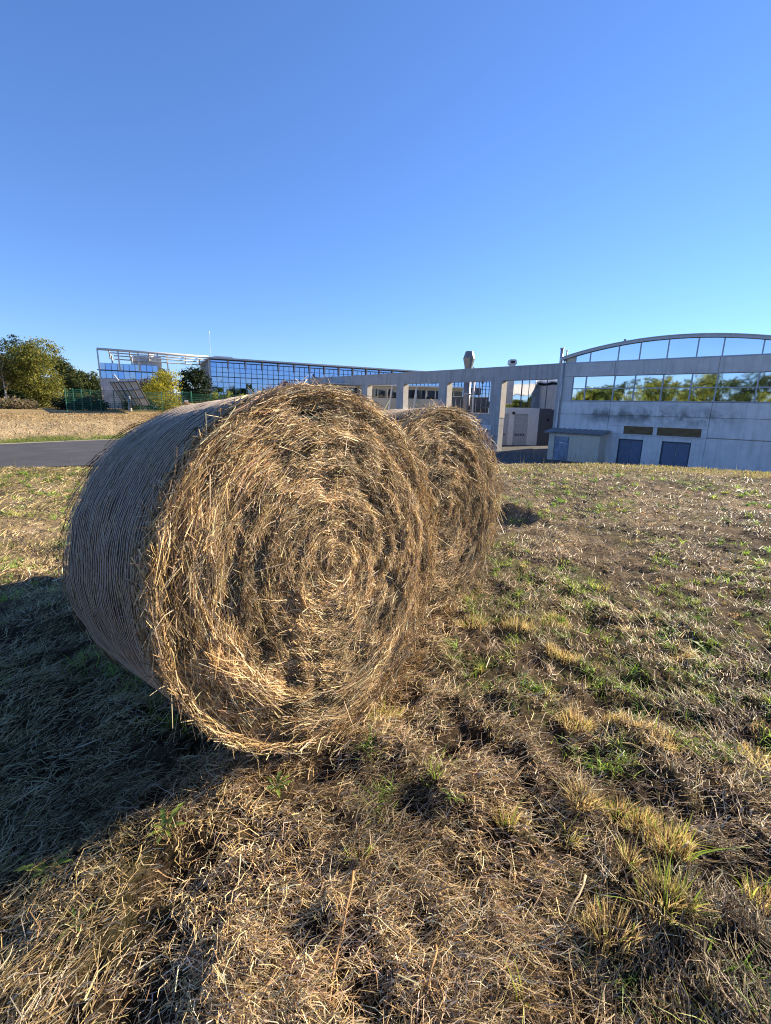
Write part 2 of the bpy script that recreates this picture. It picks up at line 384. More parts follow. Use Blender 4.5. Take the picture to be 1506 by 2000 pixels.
# ------------------------------------------------------------------ hay bales
def hay_bale(idx, label, nface, nside, nrim, seed):
    (c, az, tl, R, L) = BALES[idx]; c = np.array(c)
    a = np.array([math.sin(az) * math.cos(tl), math.cos(az) * math.cos(tl), math.sin(tl)])
    s = np.array([math.cos(az), -math.sin(az), 0.0]); u = np.cross(s, a)
    foot = np.array([c[0] + a[0] * L / 2, c[1] + a[1] * L / 2, 0.0])
    root = thing('hay_bale', label, 'hay bale', tuple(foot), 0, 'round hay bales on the field')
    S = seed * 10
    def rad(phi, t): return R * (1 + .022 * vnoise(np.cos(phi) * 2.2 + 9, np.sin(phi) * 2.2 + t * 1.5, S) + .012 * vnoise(phi * 9, t * 8, S + 1))
    def relief(r, phi):      # how far the end of the bale stands out towards -a
        x = r * np.cos(phi); y = r * np.sin(phi)
        sp = vnoise((r / R * 11 + phi / (2 * math.pi)) * 2.0, phi * 1.6 + 40, S + 2)
        out_ = .35 + .65 * sstep(.3, .95, r / R)
        h = .030 * sp * sstep(0, .1, r) + out_ * (.020 * vnoise(x * 3.3 + 5, y * 3.3, S + 3) + .034 * vnoise(x * 9, y * 9, S + 4) + .042 * vnoise(x * 20, y * 20, S + 5)) + .014 * vnoise(x * 47, y * 47, S + 12)
        hole = sstep(.24, .40, vnoise(x * 7.5 + 31, y * 7.5, S + 6)); h = h - .06 * hole * out_
        return h + .035 * (1 - (r / R) ** 2) - .05 * (r / R) ** 9
    def pos(r, phi, out):    # on the end face
        return c + (r * np.cos(phi))[..., None] * s + (r * np.sin(phi))[..., None] * u - out[..., None] * a
    def posc(r, phi, t): return c + (r * np.cos(phi))[..., None] * s + (r * np.sin(phi))[..., None] * u + t[..., None] * a
    def clampz(P):
        g = -.02
        P[..., 2] = np.where(P[..., 2] < g + .03, g + .03 + (P[..., 2] - g - .03) * .15, P[..., 2]); return P
    # body: wound hay, closed at both ends
    nphi = 300 if idx == 0 else 150
    ph = np.linspace(0, 2 * math.pi, nphi, endpoint=False)
    rows = []
    for f in np.linspace(.0, 1, 90):
        r = np.full(nphi, f) * rad(ph, np.zeros(nphi)); rows.append(pos(r, ph, relief(r, ph) - .012))
    for t in np.linspace(.04, L, 16):
        r = rad(ph, np.full(nphi, t)) * (1 - .05 * max(0, (t - L * .92) / (L * .08)) ** 2); rows.append(posc(r, ph, np.full(nphi, t)))
    for f in (.85, .5, .0):
        rows.append(posc(np.full(nphi, R * f), ph, np.full(nphi, L + .02)))
    V = clampz(np.array(rows)); nr = len(rows)
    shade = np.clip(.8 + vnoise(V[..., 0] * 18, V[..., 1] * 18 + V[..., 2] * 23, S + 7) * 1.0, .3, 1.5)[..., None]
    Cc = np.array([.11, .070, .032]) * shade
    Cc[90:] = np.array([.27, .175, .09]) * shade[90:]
    i = np.arange(nr - 1)[:, None] * nphi; j = np.arange(nphi)[None]; j2 = (j + 1) % nphi
    Q = np.stack([i + j, i + nphi + j, i + nphi + j2, i + j2], -1).reshape(-1, 4)
    me = np_mesh('bale_body', V.reshape(-1, 3) - foot, Q, Cc.reshape(-1, 3), smooth=True)
    link('bale_body', me, M['straw_body'], root)
    # straw over the end face, laid in turns
    def face(n, rlo, rhi, lmin, lmax, loose, out0, w, spread, wid=1.0):
        r = R * np.sqrt(rlo ** 2 + (rhi ** 2 - rlo ** 2) * rng.random(n)); phi = rng.random(n) * 2 * math.pi
        x = r * np.cos(phi); y = r * np.sin(phi)
        th = spread * (1.6 * vnoise(x * 5 + 3, y * 5, S + 8) + rng.normal(size=n) * .55)
        ln = lmin + (lmax - lmin) * rng.random(n) ** 1.7
        sg = rng.choice([-1, 1], n)
        out = relief(r, phi) + out0 * rng.random(n) ** 1.5
        til = rng.normal(size=n) * loose
        k = 3; P = np.zeros((n, k, 3))
        for q, f in enumerate((-.5, 0.0, .5)):
            dt = f * ln
            ph2 = phi + sg * dt * np.cos(th) / np.maximum(r, .05); r2 = r + dt * np.sin(th)
            o2 = out + til * dt + np.where(f != 0, rng.normal(size=n) * .006, 0)
            o2 = np.maximum(o2, relief(np.clip(r2, 0, R), ph2) - .012 * rng.random(n))
            P[:, q] = pos(np.clip(r2, 0, R * 1.05), ph2, o2)
        P = clampz(P)
        d = unit(P[:, 2] - P[:, 0])
        side = unit(np.cross(d, -a + rng.normal(size=(n, 3)) * .7))
        W = (.0015 + .0020 * rng.random(n) ** 2) * wid
        cl = pick(n, w) * np.clip(1 + .9 * vnoise(x * 9, y * 9, S + 9) + .7 * vnoise(r * 28, phi * 2, S + 13), .42, 1.4)[:, None]
        sh_ = ln < .047                     # short bits are straight
        return join([ribbons(P[sh_][:, [0, 2]], W[sh_], side[sh_], cl[sh_]), ribbons(P[~sh_], W[~sh_], side[~sh_], cl[~sh_])])
    parts = [face(int(nface * .85), 0, .99, .02, .085, .06, .006, (4.2, 4, 3.6, 3.4, 3.4, 1.6), .34),
             face(int(nface * .15), 0, .99, .02, .08, .20, .010, (5, 4, 3, 2, 2, 2), 1.5),
             face(int(nface * .18), .70, 1.0, .05, .20, .14, .026, (4, 4, 3, 2, 1.8, 2), .50, 1.15),
             face(int(nface * .04), .1, .98, .05, .14, .25, .022, (6, 3, 2, 1, .5, 3), 1.1, 1.25)]
    # rim: long stems wrapped round the edge, overhanging the net
    n = nrim
    phi = rng.random(n) * 2 * math.pi; lnn = .05 + .24 * rng.random(n) ** 1.8
    r = R * (.955 + .052 * rng.random(n)); t = -.05 + .17 * rng.random(n) ** 1.3
    ax = rng.normal(size=n) * .40; P = np.zeros((n, 4, 3))
    for q, f in enumerate((-.5, -.17, .17, .5)):
        ph2 = phi + f * lnn / R; rr_ = r + np.abs(rng.normal(size=n)) * .010 + (abs(f) > .3) * rng.random(n) ** 8 * .05
        P[:, q] = posc(rr_, ph2, t + ax * f * lnn + (abs(f) > .3) * rng.normal(size=n) * .02)
    P = clampz(P); d = unit(P[:, 3] - P[:, 0]); side = unit(np.cross(d, rng.normal(size=(n, 3))))
    parts.append(ribbons(P, .0025 + .003 * rng.random(n) ** 2, side, pick(n, (4, 4, 3, 2.5, 2, 2))))
    # stray stems poking out of the rim and face
    n = int(nrim * .22)
    phi = rng.random(n) * 2 * math.pi; r = R * (.80 + .2 * rng.random(n) ** .5); o = relief(r, phi)
    base = pos(r, phi, o); tang = -np.sin(phi)[:, None] * s + np.cos(phi)[:, None] * u; rdl = np.cos(phi)[:, None] * s + np.sin(phi)[:, None] * u
    d = unit(tang * rng.normal(size=(n, 1)) * 1.0 + rdl * (.2 + rng.normal(size=(n, 1)) * .4) - a * (.15 + rng.random((n, 1)) * .5) - np.array([0, 0, .25]))
    lnn = (.05 + .16 * rng.random(n) ** 2)[:, None]
    P = np.stack([base, base + d * lnn * .55, base + d * lnn - np.array([0, 0, 1]) * lnn * .12], 1); P = clampz(P)
    parts.append(ribbons(P, .0022 + .002 * rng.random(n), unit(np.cross(d, rng.normal(size=(n, 3)))), pick(n, (4, 4, 2, 1, 1, 2))))
    # wispy hay over the ring of the far end
    n = int(nrim * .14)
    phi = rng.random(n) * 2 * math.pi; r = R * (.985 + .03 * rng.random(n)); t = L - .03 + .07 * rng.random(n)
    P = np.stack([posc(r + .01 * q * rng.random(n) * 1.5, phi + (q - 1) * (.04 + .08 * rng.random(n)), t) for q in range(3)], 1); P = clampz(P)
    d = unit(P[:, 2] - P[:, 0]); parts.append(ribbons(P, np.full(n, .003), unit(np.cross(d, rng.normal(size=(n, 3)))), pick(n, (1, 1, 2, 3, 3, 1))))
    V, Q, C = join(parts)
    link('straw', np_mesh('straw', V - foot, Q, C), M['straw'], root, kind='stuff')
    # hay flattened under the net
    n = nside
    phi = rng.random(n) * 2 * math.pi; t = .06 + (L - .08) * rng.random(n); lnn = .04 + .10 * rng.random(n); ax = rng.normal(size=n) * .45
    P = np.stack([posc(rad(phi + f * lnn / R, t) + .0015 + .004 * rng.random(n), phi + f * lnn / R, np.clip(t + ax * f * lnn, .03, L)) for f in (-.5, 0, .5)], 1); P = clampz(P)
    d = unit(P[:, 2] - P[:, 0]); rdl = np.cos(phi)[:, None] * s + np.sin(phi)[:, None] * u
    V, Q, C = ribbons(P, .0025 + .002 * rng.random(n), unit(np.cross(d, rdl + rng.normal(size=(n, 3)) * .3)), pick(n, (.5, 1.6, 2.8, 3, 2.6, .4)) * .85)
    link('side_hay', np_mesh('side_hay', V - foot, Q, C), M['straw'], root, kind='stuff')
    # net: pale strings wound round the bale, each wandering a little, with thin cross threads
    ns = int(L / .021); m_ = 260
    ph = np.linspace(0, 2 * math.pi, m_ + 1); Vs = []; Qs = []; o = 0
    for k in range(ns):
        t0 = .055 + (L - .06) * (k + .3 * rng.random()) / ns
        tt = t0 + .004 * vnoise(ph * 1.6, np.full_like(ph, k * .35), S + 20) * 2 + .0015 * vnoise(ph * 7, np.full_like(ph, k * 1.0), S + 21) + .010 * np.sin(ph + .6)
        rr_ = rad(ph, tt) + .005 + .003 * vnoise(ph * 11, np.full_like(ph, k * 1.7), S + 22)
        w = .0006 + .0004 * rng.random()
        A_ = clampz(posc(rr_, ph, tt - w)); B_ = clampz(posc(rr_ + .0012, ph, tt + w))
        Vs.append(np.stack([A_, B_], 1).reshape(-1, 3)); ii = o + np.arange(m_) * 2
        Qs.append(np.stack([ii, ii + 1, ii + 3, ii + 2], -1)); o += len(Vs[-1])
    for k in range(ns - 1):           # cross threads of the net
        m2 = 110; p2 = np.linspace(0, 2 * math.pi, m2 + 1) + k * .02
        tt = .055 + (L - .06) * (k + .15 + (np.arange(m2 + 1) % 2)) / ns
        rr_ = rad(p2, tt) + .0065
        A_ = clampz(posc(rr_, p2 - .0005, tt)); B_ = clampz(posc(rr_, p2 + .0005, tt))
        Vs.append(np.stack([A_, B_], 1).reshape(-1, 3)); ii = o + np.arange(m2) * 2
        Qs.append(np.stack([ii, ii + 1, ii + 3, ii + 2], -1)); o += len(Vs[-1])
    link('net_wrap', np_mesh('net_wrap', np.concatenate(Vs) - foot, np.concatenate(Qs)), M['net'], root, kind='stuff')
    return root
M['straw_body'] = tinted('straw_body', .9, 0, .15)
hay_bale(0, 'near round hay bale, largest of all, wrapped in pale net', 138000, 15000, 3400, 1)
hay_bale(1, 'farther round hay bale standing just behind and beside the near one', 54000, 5000, 2400, 2)
hay_bale(2, 'round hay bale at the back, hidden behind the other two', 5000, 3000, 900, 3)

# ------------------------------------------------------------------ the field: hay litter, grass, tufts
def flow(x, y): return .9 + 2.6 * vnoise(x * .7, y * .7, 31) + 1.6 * vnoise(x * 2.3, y * 2.3, 32)
def scatter_polar(n, r0, r1, p, half=56):
    q = 2 - p; r = (r0 ** q + (r1 ** q - r0 ** q) * rng.random(n)) ** (1 / q)
    az = np.radians(rng.uniform(-half, half, n)); return np.sin(az) * r, np.cos(az) * r, r
LIT = np.array([(.80, .63, .38), (.66, .48, .23), (.46, .32, .145), (.26, .17, .082), (.12, .08, .045), (.55, .46, .33)])
def litter():
    n = 360000
    x, y, r = scatter_polar(n, .5, 14.5, 1.62)
    e = y - crest(x)
    cover = .55 * vnoise(x * 1.1, y * 1.1, 33) + .9 * vnoise(x * 4.1, y * 4.1, 34) + .8 * vnoise(x * 10, y * 10, 36)
    cover = cover + 9 * field_bumps(x, y)
    left = 1 - sstep(-1.6, -.2, x)
    near = 1 - sstep(1.0, 2.0, y)
    keep = rng.random(n) < np.clip(.50 + 1.1 * cover + .35 * left + .10 * near, .14 + .14 * near, 1)
    keep &= e < .8
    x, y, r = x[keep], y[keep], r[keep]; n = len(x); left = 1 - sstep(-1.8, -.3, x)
    px = np.sqrt(r * r + 2.2) / 460
    ln = (.015 + .085 * rng.random(n) ** 2.8) * (1 + .06 * r); th = flow(x, y) + rng.normal(size=n) * .75
    tilt = np.abs(rng.normal(size=n)) * .30 + .04
    z = ground_z(x, y) + .003 + .028 * rng.random(n) ** 2
    d = np.stack([np.cos(th) * np.cos(tilt), np.sin(th) * np.cos(tilt), np.sin(tilt)], 1)
    p0 = np.stack([x, y, z], 1); bend = rng.normal(size=(n, 3)) * .12
    p1 = p0 + d * ln[:, None] * .5 + bend * ln[:, None]; p2 = p0 + d * ln[:, None] + np.array([0, 0, -.25]) * ln[:, None] * tilt[:, None]
    for p in (p1, p2): p[:, 2] = np.maximum(p[:, 2], ground_z(p[:, 0], p[:, 1]) + .004)
    P = np.stack([p0, p1, p2], 1); dd = unit(p2 - p0)
    side = unit(np.cross(dd, np.array([0, 0, 1.0]) + rng.normal(size=(n, 3)) * .6))
    W = np.maximum(.0018 + .0022 * rng.random(n) ** 2, px * (.35 + .35 * rng.random(n)))
    cl = pick(n, (3, 3, 2.8, 2.6, 2.4, 1.6), LIT) * np.clip(.95 + 1.0 * vnoise(x * 2.1, y * 2.1, 35), .5, 1.5)[:, None]
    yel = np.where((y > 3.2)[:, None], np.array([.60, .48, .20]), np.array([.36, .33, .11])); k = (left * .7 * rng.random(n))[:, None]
    cl = (cl * (1 - k) + yel * k) * (1 - .22 * left * (1 - sstep(2.8, 3.6, y)))[:, None] * (1 - .08 * sstep(4, 9, r))[:, None]  # left litter darkened: the near bale's shade put into the strand colour
    fr_ = r > 3.3
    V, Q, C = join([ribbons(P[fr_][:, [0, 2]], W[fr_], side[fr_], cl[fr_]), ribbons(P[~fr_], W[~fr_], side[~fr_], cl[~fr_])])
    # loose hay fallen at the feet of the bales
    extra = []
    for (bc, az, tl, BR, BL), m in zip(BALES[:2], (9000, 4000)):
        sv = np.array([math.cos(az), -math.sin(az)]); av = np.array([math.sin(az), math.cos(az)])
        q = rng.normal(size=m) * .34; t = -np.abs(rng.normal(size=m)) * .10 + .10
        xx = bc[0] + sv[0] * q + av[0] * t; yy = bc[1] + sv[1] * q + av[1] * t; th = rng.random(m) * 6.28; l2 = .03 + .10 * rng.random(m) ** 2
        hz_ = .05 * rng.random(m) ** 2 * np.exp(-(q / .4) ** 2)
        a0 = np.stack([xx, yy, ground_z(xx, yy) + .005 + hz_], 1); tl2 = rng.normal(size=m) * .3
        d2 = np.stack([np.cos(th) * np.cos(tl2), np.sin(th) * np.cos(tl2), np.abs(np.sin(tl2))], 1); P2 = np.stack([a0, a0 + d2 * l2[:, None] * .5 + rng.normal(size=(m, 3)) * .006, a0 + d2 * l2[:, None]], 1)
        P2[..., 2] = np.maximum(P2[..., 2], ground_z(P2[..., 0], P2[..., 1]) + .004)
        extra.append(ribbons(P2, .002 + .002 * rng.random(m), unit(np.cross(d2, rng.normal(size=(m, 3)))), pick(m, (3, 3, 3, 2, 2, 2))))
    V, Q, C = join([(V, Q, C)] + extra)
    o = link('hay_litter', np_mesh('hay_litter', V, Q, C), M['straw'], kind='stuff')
    o['label'] = 'cut straw and dry hay strewn over the brown field'; o['category'] = 'hay litter'
litter()
def blades(n, x, y, h, lean, cl, w, k=4):
    th = rng.random(n) * 2 * math.pi
    z = ground_z(x, y) - .005; b = np.stack([x, y, z], 1); dirn = np.stack([np.cos(th), np.sin(th), np.zeros(n)], 1)
    P = np.zeros((n, k, 3))
    for q in range(k):
        f = q / (k - 1); P[:, q] = b + np.array([0, 0, 1.0]) * (h * (f - .35 * lean * f * f))[:, None] + dirn * (h * lean * f ** 1.7)[:, None]
    side = unit(np.cross(dirn, np.array([0, 0, 1.0])) + rng.normal(size=(n, 3)) * .3)
    return ribbons(P, w, side, cl, .12)
GP = np.array([(.13, .22, .03), (.19, .28, .04), (.26, .33, .06), (.08, .13, .025), (.34, .32, .08)])
def green_grass():
    n = 80000
    x, y, r = scatter_polar(n, .5, 14, 1.45)
    patch = vnoise(x * .8 + 2, y * .8, 41) + .8 * vnoise(x * 2.2, y * 2.2, 42) + .55 * vnoise(x * 6, y * 6, 43)
    band = .30 * np.exp(-((y - 3.1) / 1.0) ** 2) * sstep(.3, 1.0, x) + .18 * (1 - sstep(-1.6, -.4, x)) * (1 - sstep(3, 3.8, y)) + .10 * sstep(10, 13, y)
    keep = (patch + band > .38 + .34 * (1 - sstep(1.5, 2.6, y))) & (y - crest(x) < .8)
    x, y, r = x[keep], y[keep], r[keep]; n = len(x)
    h = (.02 + .05 * rng.random(n) ** 1.6) * (1 + .02 * r); px = np.sqrt(r * r + 2.2) / 460
    w = np.maximum(.0028 + .002 * rng.random(n), px * .6)
    lf = (1 - sstep(-1.8, -.4, x))[:, None] * .6 * rng.random((n, 1))
    cl = pick(n, (3, 3, 2, 2, 1.5), GP, .2); cl = cl * (1 - lf) + np.array([.34, .33, .09]) * lf
    V, Q, C = blades(n, x, y, h, .35 + .8 * rng.random(n), cl, w)
    # small fresh sprouts in clumps
    m = 2800; sx, sy, sr = scatter_polar(m, .6, 12.5, 1.25)
    pr = vnoise(sx * .8 + 2, sy * .8, 41) + vnoise(sx * 2.2, sy * 2.2, 42) + .6 * np.exp(-((sy - 3.0) / 1.1) ** 2) * sstep(.2, .9, sx)
    kp = (pr > -.04 + (.30 + .25 * (1 - sstep(-.5, .2, sx))) * (1 - sstep(1.4, 2.3, sy))) & (sy - crest(sx) < 0); sx, sy, sr = sx[kp], sy[kp], sr[kp]; per = 16
    bx_ = np.repeat(sx, per); by_ = np.repeat(sy, per); n2 = len(bx_); rd = np.repeat(.012 + .03 * rng.random(len(sx)), per)
    bx_ = bx_ + rng.normal(size=n2) * rd; by_ = by_ + rng.normal(size=n2) * rd
    hh = np.repeat(.035 + .05 * rng.random(len(sx)), per) * (.6 + .7 * rng.random(n2)) * (1 + .03 * np.repeat(sr, per))
    c2 = np.repeat(pick(len(sx), (3, 3, 2, 1, 1), GP * 1.75, .2), per, 0) * (.8 + .4 * rng.random((n2, 1)))
    V, Q, C = join([(V, Q, C), blades(n2, bx_, by_, hh, .5 + .9 * rng.random(n2), c2, np.maximum(.0055, np.repeat(sr, per) / 460 * .8))])
    o = link('green_grass', np_mesh('green_grass', V, Q, C), M['blade'], kind='stuff')
    o['label'] = 'short green grass regrowing between the hay'; o['category'] = 'grass'
green_grass()
def crest_grass():
    # ragged grass along the lip of the field and thin seed stalks
    n = 21000
    x = rng.uniform(-12, 15, n); y = crest(x) + rng.uniform(-2.2, 1.0, n) ; r = np.hypot(x, y)
    h = .03 + .07 * rng.random(n) ** 2; tall = rng.random(n) < .006; h = np.where(tall, .18 + .2 * rng.random(n), h)
    cl = pick(n, (3, 3, 2, 1, .2, 2), np.array([(.42, .35, .12), (.30, .28, .07), (.16, .19, .04), (.40, .27, .12), (.1, .08, .04), (.5, .42, .24)]), .18)
    w = np.where(tall, .006, np.maximum(.004, r / 460 * .7))
    V, Q, C = blades(n, x, y, h, np.where(tall, .12, .5), cl, w, 3)
    o = link('field_edge_grass', np_mesh('field_edge_grass', V, Q, C), M['blade'], kind='stuff')
    o['label'] = 'yellowed grass along the far edge of the field'; o['category'] = 'grass'
crest_grass()
def stubble():
    # short upright stubs of cut stems, in rooted clumps
    m = 900; sx, sy, sr = scatter_polar(m, .6, 9, 1.3)
    kp = (vnoise(sx * 1.5 + 7, sy * 1.5, 51) + .5 * vnoise(sx * 4, sy * 4, 52) > -.05) & (sx > -.9); sx, sy, sr = sx[kp], sy[kp], sr[kp]; per = 26
    rd = np.repeat(.012 + .028 * rng.random(len(sx)), per); n = len(rd)
    x = np.repeat(sx, per) + rng.normal(size=n) * rd; y = np.repeat(sy, per) + rng.normal(size=n) * rd
    h = np.repeat(.016 + .03 * rng.random(len(sx)), per) * (.6 + .7 * rng.random(n))
    pal = np.array([(.78, .60, .30), (.68, .48, .20), (.50, .35, .15), (.32, .21, .10), (.58, .52, .17)])
    c = np.repeat(pick(len(sx), (2, 2, 2, 1, 2), pal, .15), per, 0) * (.65 + .7 * rng.random((n, 1)))
    V, Q, C = blades(n, x, y, h, .3 + .6 * rng.random(n), c, np.maximum(.0035, np.repeat(sr, per) / 460 * .55), 3)
    o = link('stubble', np_mesh('stubble', V, Q, C), M['blade'], kind='stuff'); o['label'] = 'short golden stubble rooted in the mown field'; o['category'] = 'stubble'
stubble()
def bank_grass():
    n = 42000
    x = rng.uniform(-48, -9, n); f = 24 * rng.random(n) ** 1.2 + .2; y = rfar(x) + f; r = np.hypot(x, y)
    k = (x / np.maximum(y, 1) > -1.0) & (y > 8); x, y, f, r = x[k], y[k], f[k], r[k]; n = len(x)
    gz = f + 4 * vnoise(x * .9, y * .9, 11) < 4.5
    cg = pick(n, (3, 3, 2, 2, 2), GP, .2); cd = pick(n, (3, 3, 3, 2, .8, 2))
    cl = np.where(gz[:, None], cg * 1.0, cd)
    V, Q, C = blades(n, x, y, .05 + .09 * rng.random(n) ** 2, .9 + 0 * x, cl, r / 460 * .8, 3)
    o = link('bank_grass', np_mesh('bank_grass', V, Q, C), M['blade'], kind='stuff')
    o['label'] = 'mown dry grass on the bank beyond the road'; o['category'] = 'grass'
bank_grass()

def gpt(px, py, z=0.0):
    d = ray(px, py); t = (z - EYE) / d[2]; p = d * t; return float(p[0]), float(p[1])
TUFT_PAL = np.array([(.80, .64, .33), (.70, .52, .22), (.54, .39, .17), (.34, .24, .11), (.58, .54, .19), (.66, .47, .20)])
GREEN_PAL = np.array([(.26, .38, .05), (.36, .46, .07), (.46, .50, .10), (.19, .29, .05)])
def tuft(px, py, rad, nst, h, ngr, hg, label, cat='grass tuft', grp='stubble tufts in the field'):
    x0, y0 = gpt(px, py); z0 = float(ground_z(x0, y0)); parts = []
    root = thing('grass_tuft', label, cat, (x0, y0, z0), 0, grp)
    def grow(n, hh, leanm, pal, w0, rr):
        a = rng.random(n) * 2 * math.pi; q = rr * np.sqrt(rng.random(n)); x = q * np.cos(a) * 1.4; y = q * np.sin(a)
        h_ = hh * (.55 + .6 * rng.random(n)); dirn = np.stack([np.cos(a), np.sin(a), 0 * a], 1) + rng.normal(size=(n, 3)) * [.5, .5, 0]
        lean = leanm * (.3 + rng.random(n)); b = np.stack([x, y, ground_z(x + x0, y + y0) - z0 - .005], 1); k = 4; P = np.zeros((n, k, 3))
        for i in range(k):
            f = i / 3; P[:, i] = b + np.array([0, 0, 1.0]) * (h_ * (f - .3 * lean * f * f))[:, None] + dirn * (h_ * lean * f ** 1.6)[:, None]
        return ribbons(P, w0 * (.7 + .6 * rng.random(n)), unit(rng.normal(size=(n, 3)) * [1, 1, .3]), pal[rng.integers(0, len(pal), n)] * (1 + rng.normal(size=(n, 1)) * .15), .25)
    if nst:
        V, Q, C = grow(int(nst * 1.5), h * .80 + .012, random.uniform(.3, .75), TUFT_PAL, .0042, rad * random.uniform(.75, 1.0)); link('stubble', np_mesh('stubble', V, Q, C), M['blade'], root, kind='stuff')
    if ngr:
        V, Q, C = grow(int(ngr * .75), hg * .85, .55, GREEN_PAL, .0064, rad * .8); link('green_blades', np_mesh('green_blades', V, Q, C), M['blade'], root, kind='stuff')
G = 'stubble tufts in the field'
TUFTS = [
 (755, 1400, .075, 150, .075, 40, .10, 'yellow and green tuft just in front of the near bale'),
 (645, 1425, .05, 90, .05, 6, .06, 'small ochre stubble tuft at the foot of the near bale face'),
 (920, 1222, .10, 170, .06, 15, .07, 'straw-yellow stubble tuft below the far bale, first of three in a row'),
 (1012, 1232, .10, 200, .075, 20, .08, 'straw-yellow stubble tuft, middle of three in a row below the far bale'),
 (1085, 1215, .10, 150, .05, 25, .10, 'flat ochre stubble tuft with green blades, highest of the row right of the bales'),
 (1100, 1285, .10, 190, .06, 10, .06, 'rounded brown-yellow stubble tuft, third of the row right of the far bale'),
 (1125, 1420, .062, 170, .07, 35, .07, 'compact tuft of mixed yellow stubble and green tips standing alone'),
 (1195, 1420, .035, 80, .065, 12, .06, 'narrow yellow stubble tuft beside a flat ochre one'),
 (1235, 1432, .06, 150, .05, 4, .05, 'flat ochre stubble tuft between two greener tufts'),
 (1295, 1462, .055, 130, .06, 8, .13, 'ochre stubble tuft with two tall green blades'),
 (1135, 1585, .045, 130, .08, 8, .06, 'upright golden stubble tuft standing alone left of the long tuft'),
 (1205, 1590, .05, 90, .06, 30, .07, 'pale green and yellow tuft at the upper end of the long tuft'),
 (1248, 1620, .05, 140, .07, 45, .08, 'yellow-green tuft in the middle of the long tuft'),
 (1300, 1660, .06, 170, .085, 25, .12, 'brown and yellow tuft at the lower end of the long tuft'),
 (1325, 1690, .03, 60, .08, 14, .17, 'tuft with the tallest upright green blades beside bare soil'),
 (1295, 1790, .07, 150, .08, 50, .14, 'large bright green tuft with wide arching blades in the lower corner'),
 (1225, 1700, .025, 40, .09, 8, .13, 'thin leaning green tuft beside bare soil patch'),
 (1490, 1760, .05, 120, .07, 18, .12, 'green-topped tuft at the very edge of the picture'),
 (1480, 1480, .07, 150, .06, 10, .08, 'ochre tuft at the right border of the field view'),
 (1190, 1830, .06, 130, .09, 14, .09, 'dry brown tuft with a few green blades below the bare soil'),
 (1330, 1280, .06, 130, .05, 6, .06, 'small ochre tuft beside a leafy green weed'),
 (1110, 1640, .03, 40, .07, 10, .11, 'sparse green sprout with thin upright blades'),
 (990, 1620, .03, 50, .08, 14, .11, 'sparse green and dry sprout in the middle foreground'),
 (845, 1545, .035, 15, .06, 26, .11, 'fresh green tuft with upright blades in dark soil'),
 (700, 1700, .03, 40, .06, 14, .09, 'small green sprout among straw, below the near bale'),
 (1130, 1870, .025, 20, .05, 16, .08, 'short pale green sprout near the bottom of the field'),
 (1025, 1960, .02, 8, .05, 8, .15, 'two or three long green blades near the bottom edge'),
]
for t in TUFTS: tuft(*t)
def weed(px, py, nl, ll, label, tooth=True, pal=0):
    """Rosette of toothed leaves, each leaf a part of its own."""
    x0, y0 = gpt(px, py); z0 = float(ground_z(x0, y0))
    root = thing('leafy_weed', label, 'weed', (x0, y0, z0), 0, 'broad-leaved weeds in the field')
    for k in range(nl):
        a = 2 * math.pi * (k + .6 * random.random()) / nl; L = ll * (.6 + .6 * random.random()); wd = L * (.11 + .06 * random.random()); up = .25 + .6 * random.random()
        vs = []; fs = []; m = 9
        for i in range(m):
            f = i / (m - 1); w = wd * (math.sin(math.pi * min(1, f * .92 + .05)) ** .8) * (.5 if (tooth and i % 2) else 1.0)
            r_ = L * f; z = L * up * f * (1 - .65 * f) * 1.6 + .006
            cx_, cy_ = r_ * math.cos(a), r_ * math.sin(a); sx, sy = -math.sin(a), math.cos(a)
            vs += [(cx_ - sx * w, cy_ - sy * w, z + w * .35), (cx_, cy_, z), (cx_ + sx * w, cy_ + sy * w, z + w * .35)]
        for i in range(m - 1):
            for j in range(2): fs.append((i * 3 + j, i * 3 + j + 1, i * 3 + j + 4, i * 3 + j + 3))
        c = np.array([(.19, .28, .05), (.28, .36, .07), (.10, .17, .04)][(k + pal) % 3]) * (.85 + .3 * random.random())
        link('leaf', np_mesh('leaf', np.array(vs), np.array(fs), np.repeat(c[None], len(vs), 0), True), M['leaf'], root)
WEEDS = [
 (325, 1650, 7, .085, 'toothed green dandelion leaves standing by the shadow edge below the near bale'),
 (95, 1705, 8, .08, 'spreading dandelion rosette at the shadow edge, nearest the picture border'),
 (150, 1815, 6, .055, 'small dandelion rosette in straw below the shadow'),
 (540, 1545, 9, .06, 'low rosette of dark green leaves in front of the near bale'),
 (858, 1478, 3, .06, 'single yellow-green upright leaf in front of the near bale'),
 (885, 1500, 8, .055, 'low green clover-like weed right of the single upright leaf'),
 (1375, 1335, 6, .085, 'bright green leafy weed with broad leaves beside dark soil'),
 (1388, 1272, 9, .13, 'star of long green leaves high on the right of the field'),
 (1430, 1362, 4, .075, 'two broad pale green leaves near the right border'),
 (880, 1590, 8, .05, 'low dark green weed in the middle of the field'),
 (1310, 1222, 5, .10, 'pale green weed with wide leaves among fresh grass'),
 (1215, 1340, 8, .05, 'cluster of small round green leaves in the right of the field'),
 (20, 1690, 6, .05, 'small green weed at the left border on the shadow edge'),
]
for w in WEEDS: weed(*w)
STALKS = [((690, 1745), (640, 1995), .0042, 'long dry reddish stalk lying at the bottom of the field'),
          ((850, 1870), (832, 1998), .0036, 'thin pale dry stalk lying beside the long reddish one'),
          ((1140, 1735), (1090, 1850), .004, 'pale broken straw lying below the bare soil patch'),
          ((1325, 1688), (1352, 1672), .004, 'short pale cut straw beside the tall green blades')]
